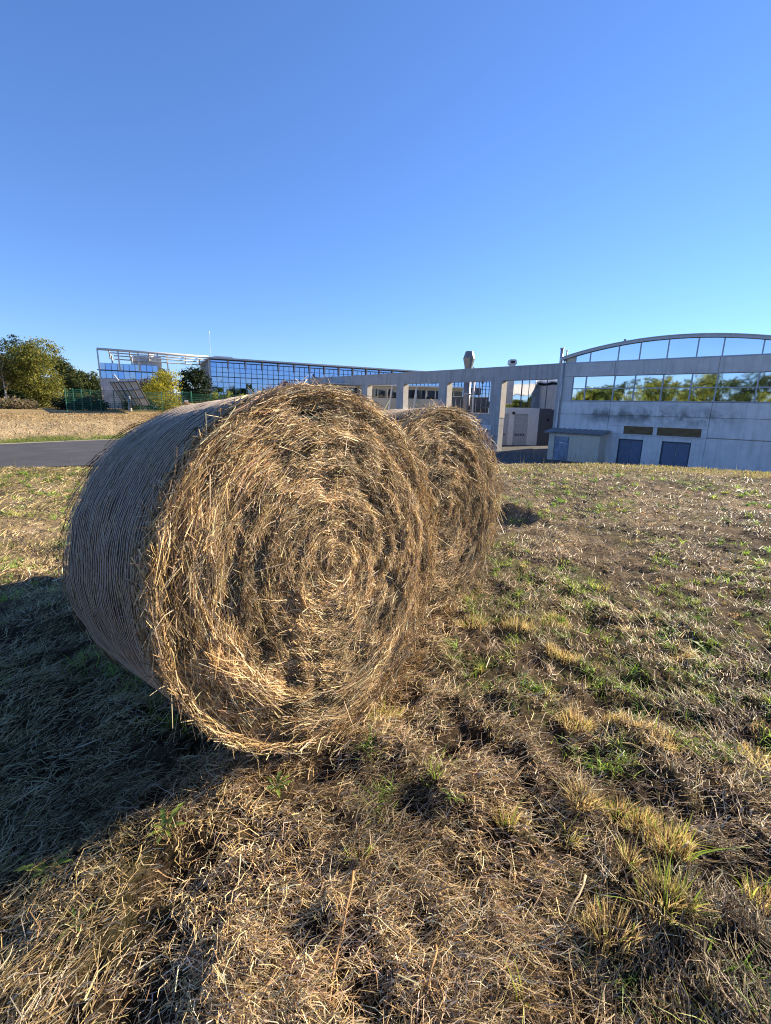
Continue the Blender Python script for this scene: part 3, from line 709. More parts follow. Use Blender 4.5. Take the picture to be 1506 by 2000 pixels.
for (p, q, r_, lab) in STALKS:
    a = gpt(*p); b = gpt(*q); m = 7; pts = []
    for i in range(m):
        f = i / (m - 1); x = a[0] + (b[0] - a[0]) * f; y = a[1] + (b[1] - a[1]) * f
        pts.append(Vector((x + .006 * math.sin(f * 7), y, float(ground_z(x, y)) + .035 + .012 * math.sin(f * 5))))
    z0 = Vector((a[0], a[1], pts[0].z)); me = MB().tube([v - z0 for v in pts], [r_ * (1 - .4 * i / m) for i in range(m)], 5).mesh('straw_stalk', True)
    ca = me.color_attributes.new('tint', 'FLOAT_COLOR', 'POINT'); cc = (.50, .30, .13, 1) if 'red' in lab else (.62, .50, .30, 1)
    ca.data.foreach_set('color', np.tile(np.array(cc, np.float32), len(me.vertices)))
    tag(link('straw_stalk', me, M['straw'], None, z0), lab, 'straw stalk', 'loose stalks lying on the field')

# ------------------------------------------------------------------ buildings
S = 1.3; YARD = -2.4
def zs(z): return EYE + (z - EYE) * S - YARD          # measured height at the unscaled distance -> local height above the yard
A0 = at(1103, 711, 30.0) * S
HALL0 = (A0[0], A0[1])
DH = math.atan2(-.68149703, .73182088)                 # the facade runs to the right and nearer
hall = thing('concrete_hall', 'concrete sports hall with arched roof and window bands, beyond the field', 'building', (*HALL0, YARD), DH)
def hx(u): return -u * S
HW = hx(-12.2); HD = 24.0; PT = zs(4.385)
box_part('wall_core', M['hall_concrete'], hall, .1, HW - .1, .16, HD, -.3, zs(4.3))
def panel(x0, x1, z0, z1, m, y0=0.0, y1=.16, g=.012):
    return box_part('wall_panel', m, hall, x0 + g, x1 - g, y0, y1, z0 + g, z1 - g)
colx = [hx(.2), hx(-3.0), hx(-8.0), HW]
for i in range(3):
    panel(colx[i], colx[i + 1], zs(3.6), PT, M['hall_concrete'])
panel(hx(.2), hx(-.62), zs(2.13), zs(3.6), M['hall_concrete'])
panel(hx(-11.5), HW, zs(2.13), zs(3.6), M['hall_concrete'])
for i in range(3): panel(colx[i], colx[i + 1], zs(1.36), zs(2.13), M['hall_stained_hazed'])
# third row: above the louvres
panel(colx[0], colx[1], zs(.3), zs(1.36), M['hall_stained_hazed']); panel(hx(-3.0), hx(-8.0), zs(.76), zs(1.36), M['hall_stained_hazed']); panel(colx[2], colx[3], zs(.33), zs(1.36), M['hall_stained_hazed'])
for u0, u1 in ((-3.0, -3.91), (-5.44, -5.65), (-7.73, -8.0)): panel(hx(u0), hx(u1), zs(.30), zs(.76), M['hall_stained_hazed'], g=.004)
# bottom row round the doors
for u0, u1 in ((.2, -3.0), (-3.0, -3.72), (-5.02, -5.98), (-7.36, -8.0), (-8.0, -12.2)): panel(hx(u0), hx(u1), -.2, zs(.30), M['hall_stained_hazed'], g=.008)
for u0, u1 in ((-3.72, -5.02), (-5.98, -7.36)): panel(hx(u0), hx(u1), zs(.02), zs(.30), M['hall_stained_hazed'], g=.006)
for u0, u1 in ((-3.91, -5.44), (-5.65, -7.73)):
    lv = box_part('louvre', M['louvre'], hall, hx(u0) + .02, hx(u1) - .02, .07, .14, zs(.31) + .02, zs(.74))
    for k in range(6):
        z = zs(.31) + .05 + k * (zs(.74) - zs(.31) - .06) / 6
        part('slat', MB().add([(hx(u0) + .04, .02, z), (hx(u1) - .04, .02, z), (hx(u1) - .04, .068, z + .07), (hx(u0) + .04, .068, z + .07), (hx(u0) + .04, .032, z - .004), (hx(u1) - .04, .032, z - .004), (hx(u1) - .04, .069, z + .06), (hx(u0) + .04, .069, z + .06)],
             [(0, 1, 2, 3), (7, 6, 5, 4), (0, 4, 5, 1), (3, 2, 6, 7), (0, 3, 7, 4), (1, 5, 6, 2)]), M['louvre'], lv)
    box_part('sill', M['white_wall'], lv, hx(u0) - .05, hx(u1) + .05, -.07, .06, zs(.31) - .06, zs(.31) + .012)
for u0, u1 in ((-3.72, -5.02), (-5.98, -7.36)):
    fr = MB(); x0, x1, z1 = hx(u0), hx(u1), zs(.02)
    fr.box(x0 + .01, x0 + .07, .04, .15, -.1, z1).box(x1 - .07, x1 - .01, .04, .15, -.1, z1).box(x0 + .072, x1 - .072, .04, .15, z1 - .06, z1)
    dr = part('double_door', fr, M['dark_alu'], hall); mid = (x0 + x1) / 2
    for a_, b_ in ((x0 + .075, mid - .006), (mid + .006, x1 - .075)): box_part('door_leaf', M['door_blue'], dr, a_, b_, .10, .14, -.1, z1 - .065)
    box_part('handle', M['galv'], dr, mid + .05, mid + .08, .05, .098, 1.0, 1.22)
# window band, two rows of panes
mu = [-.62, -1.41, -3.04, -4.14, -5.55, -6.9, -8.02, -9.68, -11.5]
fr = MB(); zb, zm, zt = zs(2.14), zs(2.885), zs(3.6)
for z in (zb, zt): fr.box(hx(mu[0]), hx(mu[-1]), .05, .158, z - (.03 if z != zb else -.012), z + (.07 if z == zb else -.012))
fr.box(hx(mu[0]), hx(mu[-1]), .055, .155, zm - .035, zm + .035)
for u in mu: fr.box(hx(u) - .04, hx(u) + .04, .045, .157, zb + .02, zt - .02)
band = part('window_frame', fr, M['alu'], hall)
def glass(parent, m, x0, x1, z0, z1, y, tilt=.004, name='pane'):
    a_, b_ = random.gauss(0, tilt) * (x1 - x0) / 2, random.gauss(0, tilt) * (z1 - z0) / 2
    c = [(x0, z0, -a_ - b_), (x1, z0, a_ - b_), (x1, z1, a_ + b_), (x0, z1, -a_ + b_)]
    return part(name, MB().add([(x, y + d, z) for x, z, d in c] + [(x, y + d + .02, z) for x, z, d in c], [(0, 1, 2, 3), (7, 6, 5, 4), (0, 4, 5, 1), (1, 5, 6, 2), (2, 6, 7, 3), (3, 7, 4, 0)]), m, parent)
for i in range(len(mu) - 1):
    for z0, z1 in ((zb + .06, zm - .03), (zm + .03, zt - .03)): glass(band, M['glass_hall'], hx(mu[i]) + .035, hx(mu[i + 1]) - .035, z0, z1, .10, .0022)
# arched roof: fascia, clerestory glass
uc, rise_l, rise_t = -5.85, zs(4.60), zs(5.43)
xl, xr = hx(.22), hx(-11.92)
def arch_z(x): q = (x - hx(uc)) / (xr - hx(uc)); return rise_t + (rise_l - rise_t) * q * q
xs = [xl + (xr - xl) * i / 28 for i in range(29)]
poly = [(x, arch_z(x) + .20) for x in xs] + [(x, arch_z(x)) for x in xs[::-1]]
rf = part('arched_roof', MB().prism(poly, -.10, HD + .3), M['zinc'], hall)
part('roof_edge_strip', MB().prism([(x, arch_z(x) + .24) for x in xs] + [(x, arch_z(x) + .185) for x in xs[::-1]], -.15, -.102), M['zinc'], rf)
cu = [-.05, -.62, -1.48, -3.06, -4.19, -5.56, -6.92, -8.03, -9.63, -10.9, -11.7]
cf = MB()
for u in cu[1:]: cf.box(hx(u) - .035, hx(u) + .035, .10, .24, zs(4.43), min(arch_z(hx(u) - .035), arch_z(hx(u) + .035)) - .01)
cf.box(hx(-.05), hx(-11.7), .09, .25, PT + .002, zs(4.45))
cl_ = part('clerestory_frame', cf, M['alu'], hall)
for i in range(len(cu) - 1):
    x0, x1 = hx(cu[i]) + .03, hx(cu[i + 1]) - .03; n = 4
    pts = [(x0, zs(4.45)), (x1, zs(4.45))] + [(x1 + (x0 - x1) * k / n, arch_z(x1 + (x0 - x1) * k / n) - .004) for k in range(n + 1)]
    part('pane', MB().prism(pts, .15, .17), M['cladding'] if i == 0 else M['glass_hall'], cl_)
part('gable_backing', MB().prism([(xl + .2, PT - .3)] + [(x, arch_z(x) - .01) for x in xs if xl + .2 <= x <= xr - .2] + [(xr - .2, PT - .3)], .32, .4), M['dark_panel'], hall)
part('roof_vent', MB().tube([(hx(-3.1), 1.0, arch_z(hx(-3.1)) + .25), (hx(-3.1), 1.0, arch_z(hx(-3.1)) + .55)], .09, 8), M['stack'], hall)
# drainpipe and flues at the corner
part('drainpipe', MB().tube([(hx(.02), -.07, zs(4.6)), (hx(.02), -.07, zs(.45))], .045, 8), M['galv'], hall, True)
for u, z1, r_ in ((.55, 5.33, .13), (.22, 5.18, .055)):
    f_ = part('flue_pipe', MB().tube([(hx(u), .9, zs(4.0)), (hx(u), .9, zs(z1))], r_, 10), M['galv'], hall, True)
    part('flue_cap', MB().tube([(hx(u), .9, zs(z1) + .01), (hx(u), .9, zs(z1) + .12)], r_ * 1.35, 10), M['galv'], f_, True)

# lean-to shed against the hall
shed = thing('lean_to_shed', 'corrugated lean-to shed with scuffed grey door against the concrete hall', 'shed', (HALL0[0], HALL0[1], YARD), DH)
sx0, sx1, sd = hx(.25), hx(-3.05), -1.5
k_sh = 1 - .034
def corr(n, x0, x1, y, z0, z1, amp, m, name, parent, roof=None):
    mb = MB(); vs = []; fs = []
    for i in range(n + 1):
        f = i / n; x = x0 + (x1 - x0) * f; o = amp * (1 if i % 4 in (1, 2) else 0)
        if roof is None: vs += [(x, y - o, z0), (x, y - o, z1), (x, y - o + .02, z0), (x, y - o + .02, z1)]
        else: vs += [(x, roof[0], z0 + o), (x, roof[1], z1 + o), (x, roof[0], z0 + o - .02), (x, roof[1], z1 + o - .02)]
        if i:
            b = 4 * (i - 1); c = 4 * i; fs += [(b, c, c + 1, b + 1), (b + 3, c + 3, c + 2, b + 2), (b, b + 2, c + 2, c), (b + 1, c + 1, c + 3, b + 3)]
    fs += [(0, 1, 3, 2), (4 * n, 4 * n + 2, 4 * n + 3, 4 * n + 1)]
    return part(name, mb.add(vs, fs), m, parent)
d0, d1 = hx(-.36), hx(-1.27); eave = zs(.22)
for x0, x1 in ((sx0 + .3, d0), (d1, sx1)): corr(max(4, int((x1 - x0) / .09)), x0, x1, sd, -.1, eave, .035, M['cladding'], 'corrugated_wall', shed)
box_part('door_header', M['cladding'], shed, d0 + .002, d1 - .002, sd, sd + .03, zs(-.0), eave)
dr = box_part('door', M['shed_door'], shed, d0 + .02, d1 - .02, sd + .01, sd + .06, -.1, zs(0) - .01)
box_part('handle', M['galv'], dr, d1 - .16, d1 - .1, sd - .04, sd + .008, .95, 1.1)
box_part('notice', M['sign'], dr, d0 + .4, d0 + .75, sd + .002, sd + .009, 1.42, 1.5)
for x in (sx0 + .31, sx1 - .03): box_part('side_wall', M['cladding'], shed, x, x + .03, sd + .03, -.002, -.1, eave)
corr(44, sx0 - .1, sx1 + .25, 0, eave + .03, eave + .30, .035, M['dark_zinc'], 'corrugated_roof', shed, (sd - .22, -.005))
box_part('eave_board', M['stack'], shed, sx0 - .1, sx1 + .25, sd - .17, sd - .15, eave - .05, eave + .005)

# open concrete screen wing
AW = math.radians(40); DW = math.atan2(-math.cos(AW), math.sin(AW))
wing = thing('concrete_screen_wall', 'long open concrete screen wall with square openings left of the hall', 'building', (*HALL0, YARD), DW)
W0 = .0
def wx(u): return -u * S
wt, wo, ws_ = zs(4.40), zs(3.50), zs(1.24); WT = .75
ops = [(.39, 4.62), (5.56, 9.8), (10.72, 14.95), (15.86, 20.1), (21.0, 25.2), (26.1, 30.3)]
pan = [wx(-.08)] + [wx((ops[i][1] + ops[i + 1][0]) / 2) for i in range(5)] + [wx(31.2)]
jo = [-.08, 2.44, 7.67, 12.63, 17.94, 23, 28, 31.2]
for i in range(len(jo) - 1): box_part('parapet_panel', M['concrete'], wing, wx(jo[i + 1]) + .012, wx(jo[i]) - .012, 0, WT, wo, wt)
part('parapet_capping', MB().box(wx(31.2), wx(.05), -.04, WT + .04, wt + .002, wt + .05), M['zinc'], wing)
edges = [-.08] + [v for o in ops for v in o] + [31.2]
for i in range(0, len(edges), 2):
    a_, b_ = edges[i], edges[i + 1]
    for z0, z1 in ((-.3, zs(.4)), (zs(.4), zs(1.24)), (zs(1.24), zs(2.4)), (zs(2.4), wo)):
        box_part('pillar_block', M['concrete'], wing, wx(b_), wx(a_), .003, WT - .003, z0 + .008, z1 - .004)
for i, (a_, b_) in enumerate(ops):
    lo = zs(-.1) if i == 0 else ws_
    box_part('sunlit_reveal_face', M['sunlit_reveal'], wing, wx(b_) + .002, wx(b_) + .03, -.012, WT + .01, zs(.95) if i == 0 else ws_ + .01, wo - .003)  # thin added face on the sunward-facing side, coloured as if sunlit
    if i:
        box_part('spandrel_panel', M['concrete'], wing, wx(b_) + .004, wx(a_) - .004, .08, WT - .1, -.3, zs(.72))
        box_part('spandrel_panel', M['concrete'], wing, wx(b_) + .004, wx(a_) - .004, .07, WT - .1, zs(.72) + .015, ws_ - .06)
        box_part('sill', M['white_wall'], wing, wx(b_) + .006, wx(a_) - .006, -.03, WT - .05, ws_ - .055, ws_)
# guard rail and small cabinet by the gate pillar
box_part('cabinet', M['white_wall'], wing, wx(6.2), wx(5.2), -.10, -.005, zs(.05), zs(.42))
part('cable', MB().tube([(wx(5.5), -.03, zs(.5)), (wx(5.35), -.04, zs(.1)), (wx(5.1), -.03, zs(-.25))], .015, 5), M['black'], wing)
part('guard_rail', MB().tube([(wx(4.75), -.5, -.0), (wx(4.75), -.5, 1.5), (wx(4.75), .4, 1.5), (wx(4.75), .4, 0)], .035, 6), M['black'], wing)

def on_depth(px, py, dep): p = at(px, py, dep); return p
# garage block seen through the gate opening
gdep = 52.0
gl = at(960, 871, gdep); gr_ = at(1047, 873, gdep + 1.0)
DG = math.atan2(gr_[1] - gl[1], gr_[0] - gl[0]); GW = math.hypot(gr_[0] - gl[0], gr_[1] - gl[1])
gz = YARD - .05
gar = thing('garage_block', 'white flat-roofed garage block with two grey roller shutters behind the gate', 'building', (gl[0], gl[1], gz), DG)
gh = at(1000, 796, gdep + .5)[2] - gz
sh = [(at(975, 850, gdep)[0] - gl[0], at(994.5, 850, gdep)[0] - gl[0]), (at(1005, 850, gdep)[0] - gl[0], at(1035, 850, gdep)[0] - gl[0])]
shh = at(1000, 808, gdep)[2] - gz
xe = [0] + [v for p in sh for v in p] + [GW]
for i in range(0, len(xe), 2): box_part('wall', M['white_wall'], gar, xe[i], xe[i + 1], 0, .25, 0, shh)
box_part('wall', M['white_wall'], gar, 0, GW, .001, .25, shh + .001, gh)
box_part('roof', M['dark_panel'], gar, .01, GW + 1.6, .26, 5, gh - .15, gh - .02)
for x0, x1 in sh:
    r_ = box_part('roller_shutter', M['dark_panel'], gar, x0, x1, .16, .2, 0, shh)
    n = 18
    for k in range(n): box_part('slat', M['shutter'], r_, x0 + .01, x1 - .01, .10, .158, k * shh / n + .008, (k + 1) * shh / n - .008)
    for k in range(6): box_part('vent_slot', M['black'], r_, x0 + .25 + k * (x1 - x0 - .5) / 6, x0 + .25 + (k + .6) * (x1 - x0 - .5) / 6, .094, .099, 1.15 + .0, 1.38)
side_l = box_part('side_cladding', M['dark_panel'], gar, GW + .004, GW + 2.3, .02, .2, 0, gh - .12)
part('wall_lamp', MB().tube([(sh[0][1] + .35, -.25, shh + .05), (sh[0][1] + .35, .0, shh + .12)], [.16, .09], 8), M['black'], gar)
part('side_lamp', MB().tube([(GW + 1.1, -.12, gh - 1.3), (GW + 1.1, .02, gh - 1.15)], [.14, .06], 6), M['black'], gar)
# mirrored glazing above the garage
p0, p1 = at(962, 797, 58), at(1100, 797, 56)
mg = thing('mirrored_glass_wall', 'wavy mirrored glass wall above the garage block', 'glass wall', (p0[0], p0[1], gz), math.atan2(p1[1] - p0[1], p1[0] - p0[0]))
gwid = math.hypot(p1[0] - p0[0], p1[1] - p0[1]); z0, z1 = gh - .6, at(1000, 732, 58)[2] - gz
for k in range(4): glass(mg, M['glass_wavy'], gwid * k / 4 + .04, gwid * (k + 1) / 4 - .04, z0, z1, .05, .006)
box_part('backing', M['dark_panel'], mg, 0, gwid, .12, .3, 0, z1)
for k in range(2): box_part('mullion', M['dark_alu'], mg, gwid * (k + .6) / 4 - .06, gwid * (k + .6) / 4 + .06, -.3, -.1, z0, z1)

# inner building with strip windows, seen through the openings
q0, q1 = at(640, 745, 62), at(905, 768, 66)
DI = math.atan2(q1[1] - q0[1], q1[0] - q0[0]); IW = math.hypot(q1[0] - q0[0], q1[1] - q0[1])
inn = thing('low_workshop_building', 'low workshop building with dark strip windows behind the screen wall', 'building', (q0[0], q0[1], 0), DI)
ez = at(753, 751.5, 64)[2]; wz1, wz0 = at(753, 760, 64)[2], at(753, 777, 64)[2]
box_part('wall', M['inner_wall'], inn, 0, IW, .1, 8, -2.5, wz0); box_part('wall', M['inner_wall'], inn, 0, IW, .1, 8, wz1, ez - .2)
box_part('roof', M['white_steel'], inn, -.5, IW + .5, -.6, 8.5, ez - .19, ez)
n = 14
for k in range(n):
    x0, x1 = IW * k / n, IW * (k + 1) / n
    glass(inn, M['glass_dark'], x0 + .06, x1 - .06, wz0 + .02, wz1 - .02, .16, .004)
    box_part('mullion', M['white_steel'], inn, x0 - .05, x0 + .05, .105, .24, wz0 + .005, wz1 - .005)
box_part('room_backing', M['black'], inn, .1, IW - .1, .4, .5, wz0 + .01, wz1 - .01)
for k, x in enumerate((IW * .40, IW * .58)):
    part('raking_strut', MB().tube([(x, -1.2, -2.4), (x + 1.0, -.4, ez - .2)], .13, 6), M['white_steel'], inn)

# big flared exhaust stack, plant boxes
def stack():
    dep = 57.0; b = at(910, 800, dep); root = thing('exhaust_stack', 'tall steel exhaust stack with a flared head behind the screen wall', 'chimney', (b[0], b[1], YARD))
    zt = lambda y: at(910, y, dep)[2] - YARD; w = lambda px: px * dep / F / 2
    part('shaft', MB().tube([(0, 0, 0), (0, 0, zt(719))], w(13.5), 14), M['stack'], root, True)
    part('flared_head', MB().tube([(0, 0, zt(721)), (0, 0, zt(715)), (0, 0, zt(700)), (0, 0, zt(687)), (0, 0, zt(686))], [w(14), w(15.5), w(22), w(14.5), w(12.5)], 10), M['stack'], root)
    part('shaft_band', MB().tube([(0, 0, zt(722.5)), (0, 0, zt(720.5))], w(16.5), 14), M['galv'], root, True)
    part('shaft_band', MB().tube([(0, 0, zt(771)), (0, 0, zt(768))], w(15.5), 14), M['galv'], root, True)
    part('pipe', MB().tube([(w(22), -.6, 0), (w(22), -.6, zt(719.5)), (w(14), -.5, zt(719))], .12, 8), M['white_steel'], root, True)
stack()
def cowl():
    dep = 50; b = at(1000, 715, dep); root = thing('roof_cowl', 'small curved metal ventilation cowl above the screen wall parapet', 'ventilation cowl', (b[0], b[1], at(1000, 730, dep)[2]))
    k = dep / F; h0 = 15 * k
    part('duct', MB().box(-5 * k, 5 * k, -.3, .3, -3.0, h0 * 1.1), M['galv'], root)
    hood = [(-6.5 * k, h0 * 1.1), (-6.5 * k, h0 * 1.55), (-5 * k, h0 * 1.68), (4 * k, h0 * 1.68), (6 * k, h0 * 1.55), (6.8 * k, h0 * 1.1)]
    part('hood', MB().prism(hood, -.45, .45), M['galv'], root); part('grille', MB().box(-5 * k, 3 * k, -.47, -.452, h0 * 1.2, h0 * 1.5), M['black'], root)
cowl()
def plant_box(px0, px1, y0, y1, dep, m, label, name='rooftop_plant_box'):
    a_, b_ = at(px0, y1, dep), at(px1, y0, dep); w = b_[0] - a_[0]; h = b_[2] - a_[2]
    root = thing(name, label, 'plant unit', (a_[0], a_[1], a_[2]))
    box_part('casing', m, root, 0, w, 0, 1.5, 0, h)
    box_part('lid', M['galv'], root, -.06, w + .06, -.06, 1.56, h + .002, h + .08)
    n = max(3, int(w / .6))
    for k in range(n): box_part('panel_rib', M['galv'], root, w * (k + .45) / n, w * (k + .55) / n, -.035, -.002, .1 * h, .9 * h)
    for k in (.1, .85): box_part('leg', M['galv'], root, w * k, w * k + .12, .2, .35, min(-.05, -2.4 - a_[2]), -.002)
plant_box(884, 955, 777, 806, 58, M['dark_panel'], 'long dark plant unit behind the third opening of the screen wall')
plant_box(919, 940, 758.5, 771, 60, M['dark_alu'], 'small blue-grey plant unit beside the exhaust stack')

# glass office building
Ag = at(410, 697, 70.0); DGL = math.atan2(.46128, .88725)
GB = .2
off = thing('glass_office_building', 'long blue mirrored glass office building with sloping roofline behind the bales', 'building', (Ag[0], Ag[1], GB), DGL)
rows = [7.30, 6.62, 5.91, 5.27, 4.5, 3.72, 3.05, 2.1]
nb = 13; bw = 2.505
NX = 23
box_part('building_core', M['dark_panel'], off, .1, NX * bw, .45, 14, -.4, 7.5)
box_part('roof_edge', M['zinc'], off, -.2, NX * bw + .2, -.75, 14.2, 7.72 - GB, 7.93 - GB)
box_part('roof_soffit', M['dark_alu'], off, -.1, NX * bw + .1, -.55, .40, 7.64 - GB, 7.715 - GB)
base_me = MB().box(0, bw / 3 - .06, 0, .02, 0, 1).mesh('pane'); base_me.materials.append(M['glass_blue'])
for i in range(nb * 3):
    for j in range(len(rows) - 1):
        o = bpy.data.objects.new('pane', base_me); col.objects.link(o); o.parent = off
        o.location = (i * bw / 3 + .03, .2, rows[j + 1] - GB + .03); o.scale = (1, 1, rows[j] - rows[j + 1] - .06)
        o.rotation_euler = (random.gauss(0, .0045), 0, random.gauss(0, .0045))
for i in range(nb, NX):
    for j in (0, 2, 4): glass(off, M['glass_blue'], i * bw + .06, (i + 1) * bw - .06, rows[j + 2] - GB + .03, rows[j] - GB - .03, .2, .004)
    for k in range(3): box_part('mullion', M['dark_alu'], off, (i + k / 3) * bw - .028, (i + k / 3) * bw + .028, .12, .30, -.3, rows[0] - GB - .07)
for i in range(NX): glass(off, M['glass_blue'], i * bw + .1, (i + 1) * bw - .1, rows[0] - GB + .08, 7.63 - GB, .18, .002)
for i in range(nb * 3 + 1): box_part('mullion', M['dark_alu'], off, i * bw / 3 - .028, i * bw / 3 + .028, .12, .30, -.3, rows[0] - GB - .07)
for j, z in enumerate(rows):
    t = .10 if j in (0, 3) else .03
    box_part('transom', M['dark_alu'], off, 0, NX * bw, .08 if j in (0, 3) else .14, .29, z - GB - t / 2, z - GB + t / 2)
for i in range(1, NX + 1): 
    b_ = i * bw
    part('roof_bracket', MB().prism([(b_ - .07, rows[0] - GB - .9), (b_ + .07, rows[0] - GB - .9), (b_ + .12, 7.63 - GB), (b_ - .12, 7.63 - GB)], -.12, .07), M['alu'], off)
box_part('corner_post', M['alu'], off, -.22, .05, -.1, .3, -.4, 7.63 - GB)
box_part('base_wall', M['white_wall'], off, 0, NX * bw, .10, .35, -.5, rows[-1] - GB - .1)
box_part('rooftop_unit', M['zinc'], off, .9, 3.5, 2, 4, 7.93 - GB, 8.35 - GB)
mast = thing('antenna_mast', 'thin antenna mast on the corner of the glass office roof', 'antenna', (*(Ag[:2]), 7.9))
part('pole', MB().tube([(0, .3, -.3), (0, .3, at(411, 650, 70)[2] - 7.9)], .022, 5), M['alu'], mast); part('tip', MB().tube([(0, .3, at(411, 650, 70)[2] - 7.9), (0, .3, at(411, 647, 70)[2] - 7.9)], .06, 5), M['galv'], mast)

# left block of the offices with curved white pergola
blk = thing('glass_pavilion', 'small blue glass block under a curved white steel pergola by the fence', 'building', (Ag[0], Ag[1], GB), DGL)
bx0, bx1 = -13.95, -6.95
gzr = [6.33, 5.38, 4.35]
box_part('lower_wall', M['hall_concrete'], blk, bx0, bx1, .0, 7, -.5, gzr[2] - GB)
box_part('core', M['dark_panel'], blk, bx0 + .1, bx1 - .1, .3, 7, gzr[2] - GB + .002, gzr[0] - GB)
npn = 10
for i in range(npn):
    for j in range(2): glass(blk, M['glass_blue'], bx0 + (bx1 - bx0) * i / npn + .03, bx0 + (bx1 - bx0) * (i + 1) / npn - .03, gzr[j + 1] - GB + (.09 if j == 0 else .03), gzr[j] - GB - .03, .1, .010)
for i in range(npn + 1): x = bx0 + (bx1 - bx0) * i / npn; box_part('mullion', M['dark_alu'], blk, x - .025, x + .025, .05, .2, gzr[2] - GB + .005, gzr[0] - GB)
box_part('transom', M['dark_alu'], blk, bx0 - .25, bx1 + .1, -.06, .045, gzr[1] - GB - .06, gzr[1] - GB + .08)
pent = box_part('penthouse', M['hall_concrete'], blk, -9.95, -6.3, 3.0, 6, gzr[0] - GB, 7.75 - GB)
box_part('door', M['white_wall'], pent, -8.2, -7.4, 2.96, 2.995, gzr[0] - GB, gzr[0] - GB + 1.0)
part('end_wall', MB().prism([(bx1 + .01, -.5), (bx1 + 2.1, -.5), (bx1 + 1.8, gzr[0] - GB - 1.5), (bx1 + .9, gzr[0] - GB - .3), (bx1 + .01, gzr[0] - GB)], 1.5, 5.5), M['inner_wall'], blk)
part('satellite_dish', MB().tube([(-7.6, 2.5, 7.92 - GB), (-7.52, 2.36, 7.96 - GB)], [.12, .36], 12), M['white_steel'], blk)
prg = thing('steel_pergola', 'curved white steel pergola bridging the glass pavilion and the office building', 'pergola', (Ag[0], Ag[1], GB), DGL)
pt = 8.02 - GB
part('front_beam', MB().tube([(-14.0, -.2, pt), (-.2, -.2, pt - .10)], .16, 8), M['white_steel'], prg, True)
for k, (yy, zz) in enumerate(((1.1, pt - .28), (2.1, pt - .55), (2.9, pt - .95))):
    part('rail', MB().tube([(-12.2 if k else -12.6, yy, zz), (-.2, yy, zz - .10)], .085, 6), M['white_steel'], prg, True)
def curve(x, y0, z0, y1, z1, n=7):
    return [(x, y0 + (y1 - y0) * math.sin(f * math.pi / 2), z0 + (z1 - z0) * (1 - math.cos(f * math.pi / 2))) for f in [i / (n - 1) for i in range(n)]]
for x in (-12.7, -10.25, -7.9, -5.55, -3.1, -1.2): part('curved_rib', MB().tube([(x, -.2, pt)] + curve(x, -.2, pt, 2.9, pt - .95), .09, 6), M['white_steel'], prg, True)
for x in (-12.5, -10.1): part('back_leg', MB().tube(curve(x, 2.0, pt - .55, 3.0, gzr[0] - GB, 5), .09, 6), M['white_steel'], prg, True)
part('back_leg', MB().tube([(-5.55, 2.9, pt - .95), (-5.45, 3.0, 3.0)], .10, 6), M['white_steel'], prg, True)
for x in (-13.95, -11.6, -9.25, -6.9): part('front_post', MB().tube([(x, -.2, pt - .05), (x + .05, -.12, gzr[1] - GB if x > -13 else 0)], .10, 6), M['white_steel'], prg, True)

# ------------------------------------------------------------------ fence, solar tracker
def fence():
    posts = [(132.5, 814, 41.6), (148, 813.2, 42.4), (164, 812.6, 43.2), (181, 812, 44.0), (199.5, 811.5, 44.8), (226, 811, 45.6), (274.5, 810.5, 47.2), (318, 809.5, 48.6), (358.5, 808, 50.0), (375.5, 807.5, 50.4), (413, 805, 52), (452, 803, 53.5), (492, 801, 55), (535, 800, 56.5)]
    P = []
    for px, py, dep in posts:
        q = at(px, py, dep); P.append(Vector((q[0], q[1], float(base_h(q[0], q[1])))))
    root = thing('mesh_fence', 'green welded mesh fence with posts along the top of the bank', 'fence', tuple(P[0])); o = P[0]; H_ = 2.0
    for i, p in enumerate(P):
        if i in (8, 9): continue
        part('post', MB().tube([p - o - Vector((0, 0, .3)), p - o + Vector((0, 0, H_ + .06))], .04, 6), M['fence'], root)
    for i in range(len(P) - 1):
        if i == 8: continue
        a_, b_ = P[i] - o, P[i + 1] - o; mb = MB(); L_ = (b_ - a_).length; nv = int(L_ / .085)
        for k in range(1, nv): q = a_.lerp(b_, k / nv); mb.tube([q + Vector((0, 0, .05)), q + Vector((0, 0, H_))], .011, 3, False)
        for z in [.06 + .19 * k for k in range(11)]: mb.tube([a_ + Vector((0, 0, z)), b_ + Vector((0, 0, z))], .018 if z > .07 and int(z * 100) % 3 else .011, 3, False)
        part('mesh_panel', mb, M['fence'], root)
    g0, g1 = P[8], P[9]
    gate = thing('fence_gate', 'narrow green gate with a small white sign in the mesh fence', 'gate', tuple(g0)); d = g1 - g0
    for q in (Vector((0, 0, 0)), d): part('gate_post', MB().tube([q - Vector((0, 0, .3)), q + Vector((0, 0, H_ + .22))], .09, 6), M['fence'], gate)
    mb = MB()
    part('gate_rail', MB().tube([Vector((0, 0, H_ + .1)), d + Vector((0, 0, H_ + .1))], .05, 5), M['fence'], gate)
    part('gate_rail', MB().tube([Vector((0, 0, .12)), d + Vector((0, 0, .12))], .05, 5), M['fence'], gate)
    for k in range(1, 8): part('gate_bar', MB().tube([d * (k / 8) + Vector((0, 0, .12)), d * (k / 8) + Vector((0, 0, H_ + .1))], .018, 5), M['fence'], gate)
    sgn = part('sign', MB().box(d.x * .36, d.x * .82, -.16, -.13, 1.02, 1.30), M['sign'], gate)
    part('sign_stripe', MB().box(d.x * .36, d.x * .82, -.168, -.162, 1.02, 1.08), M['sign_red'], sgn)
fence()
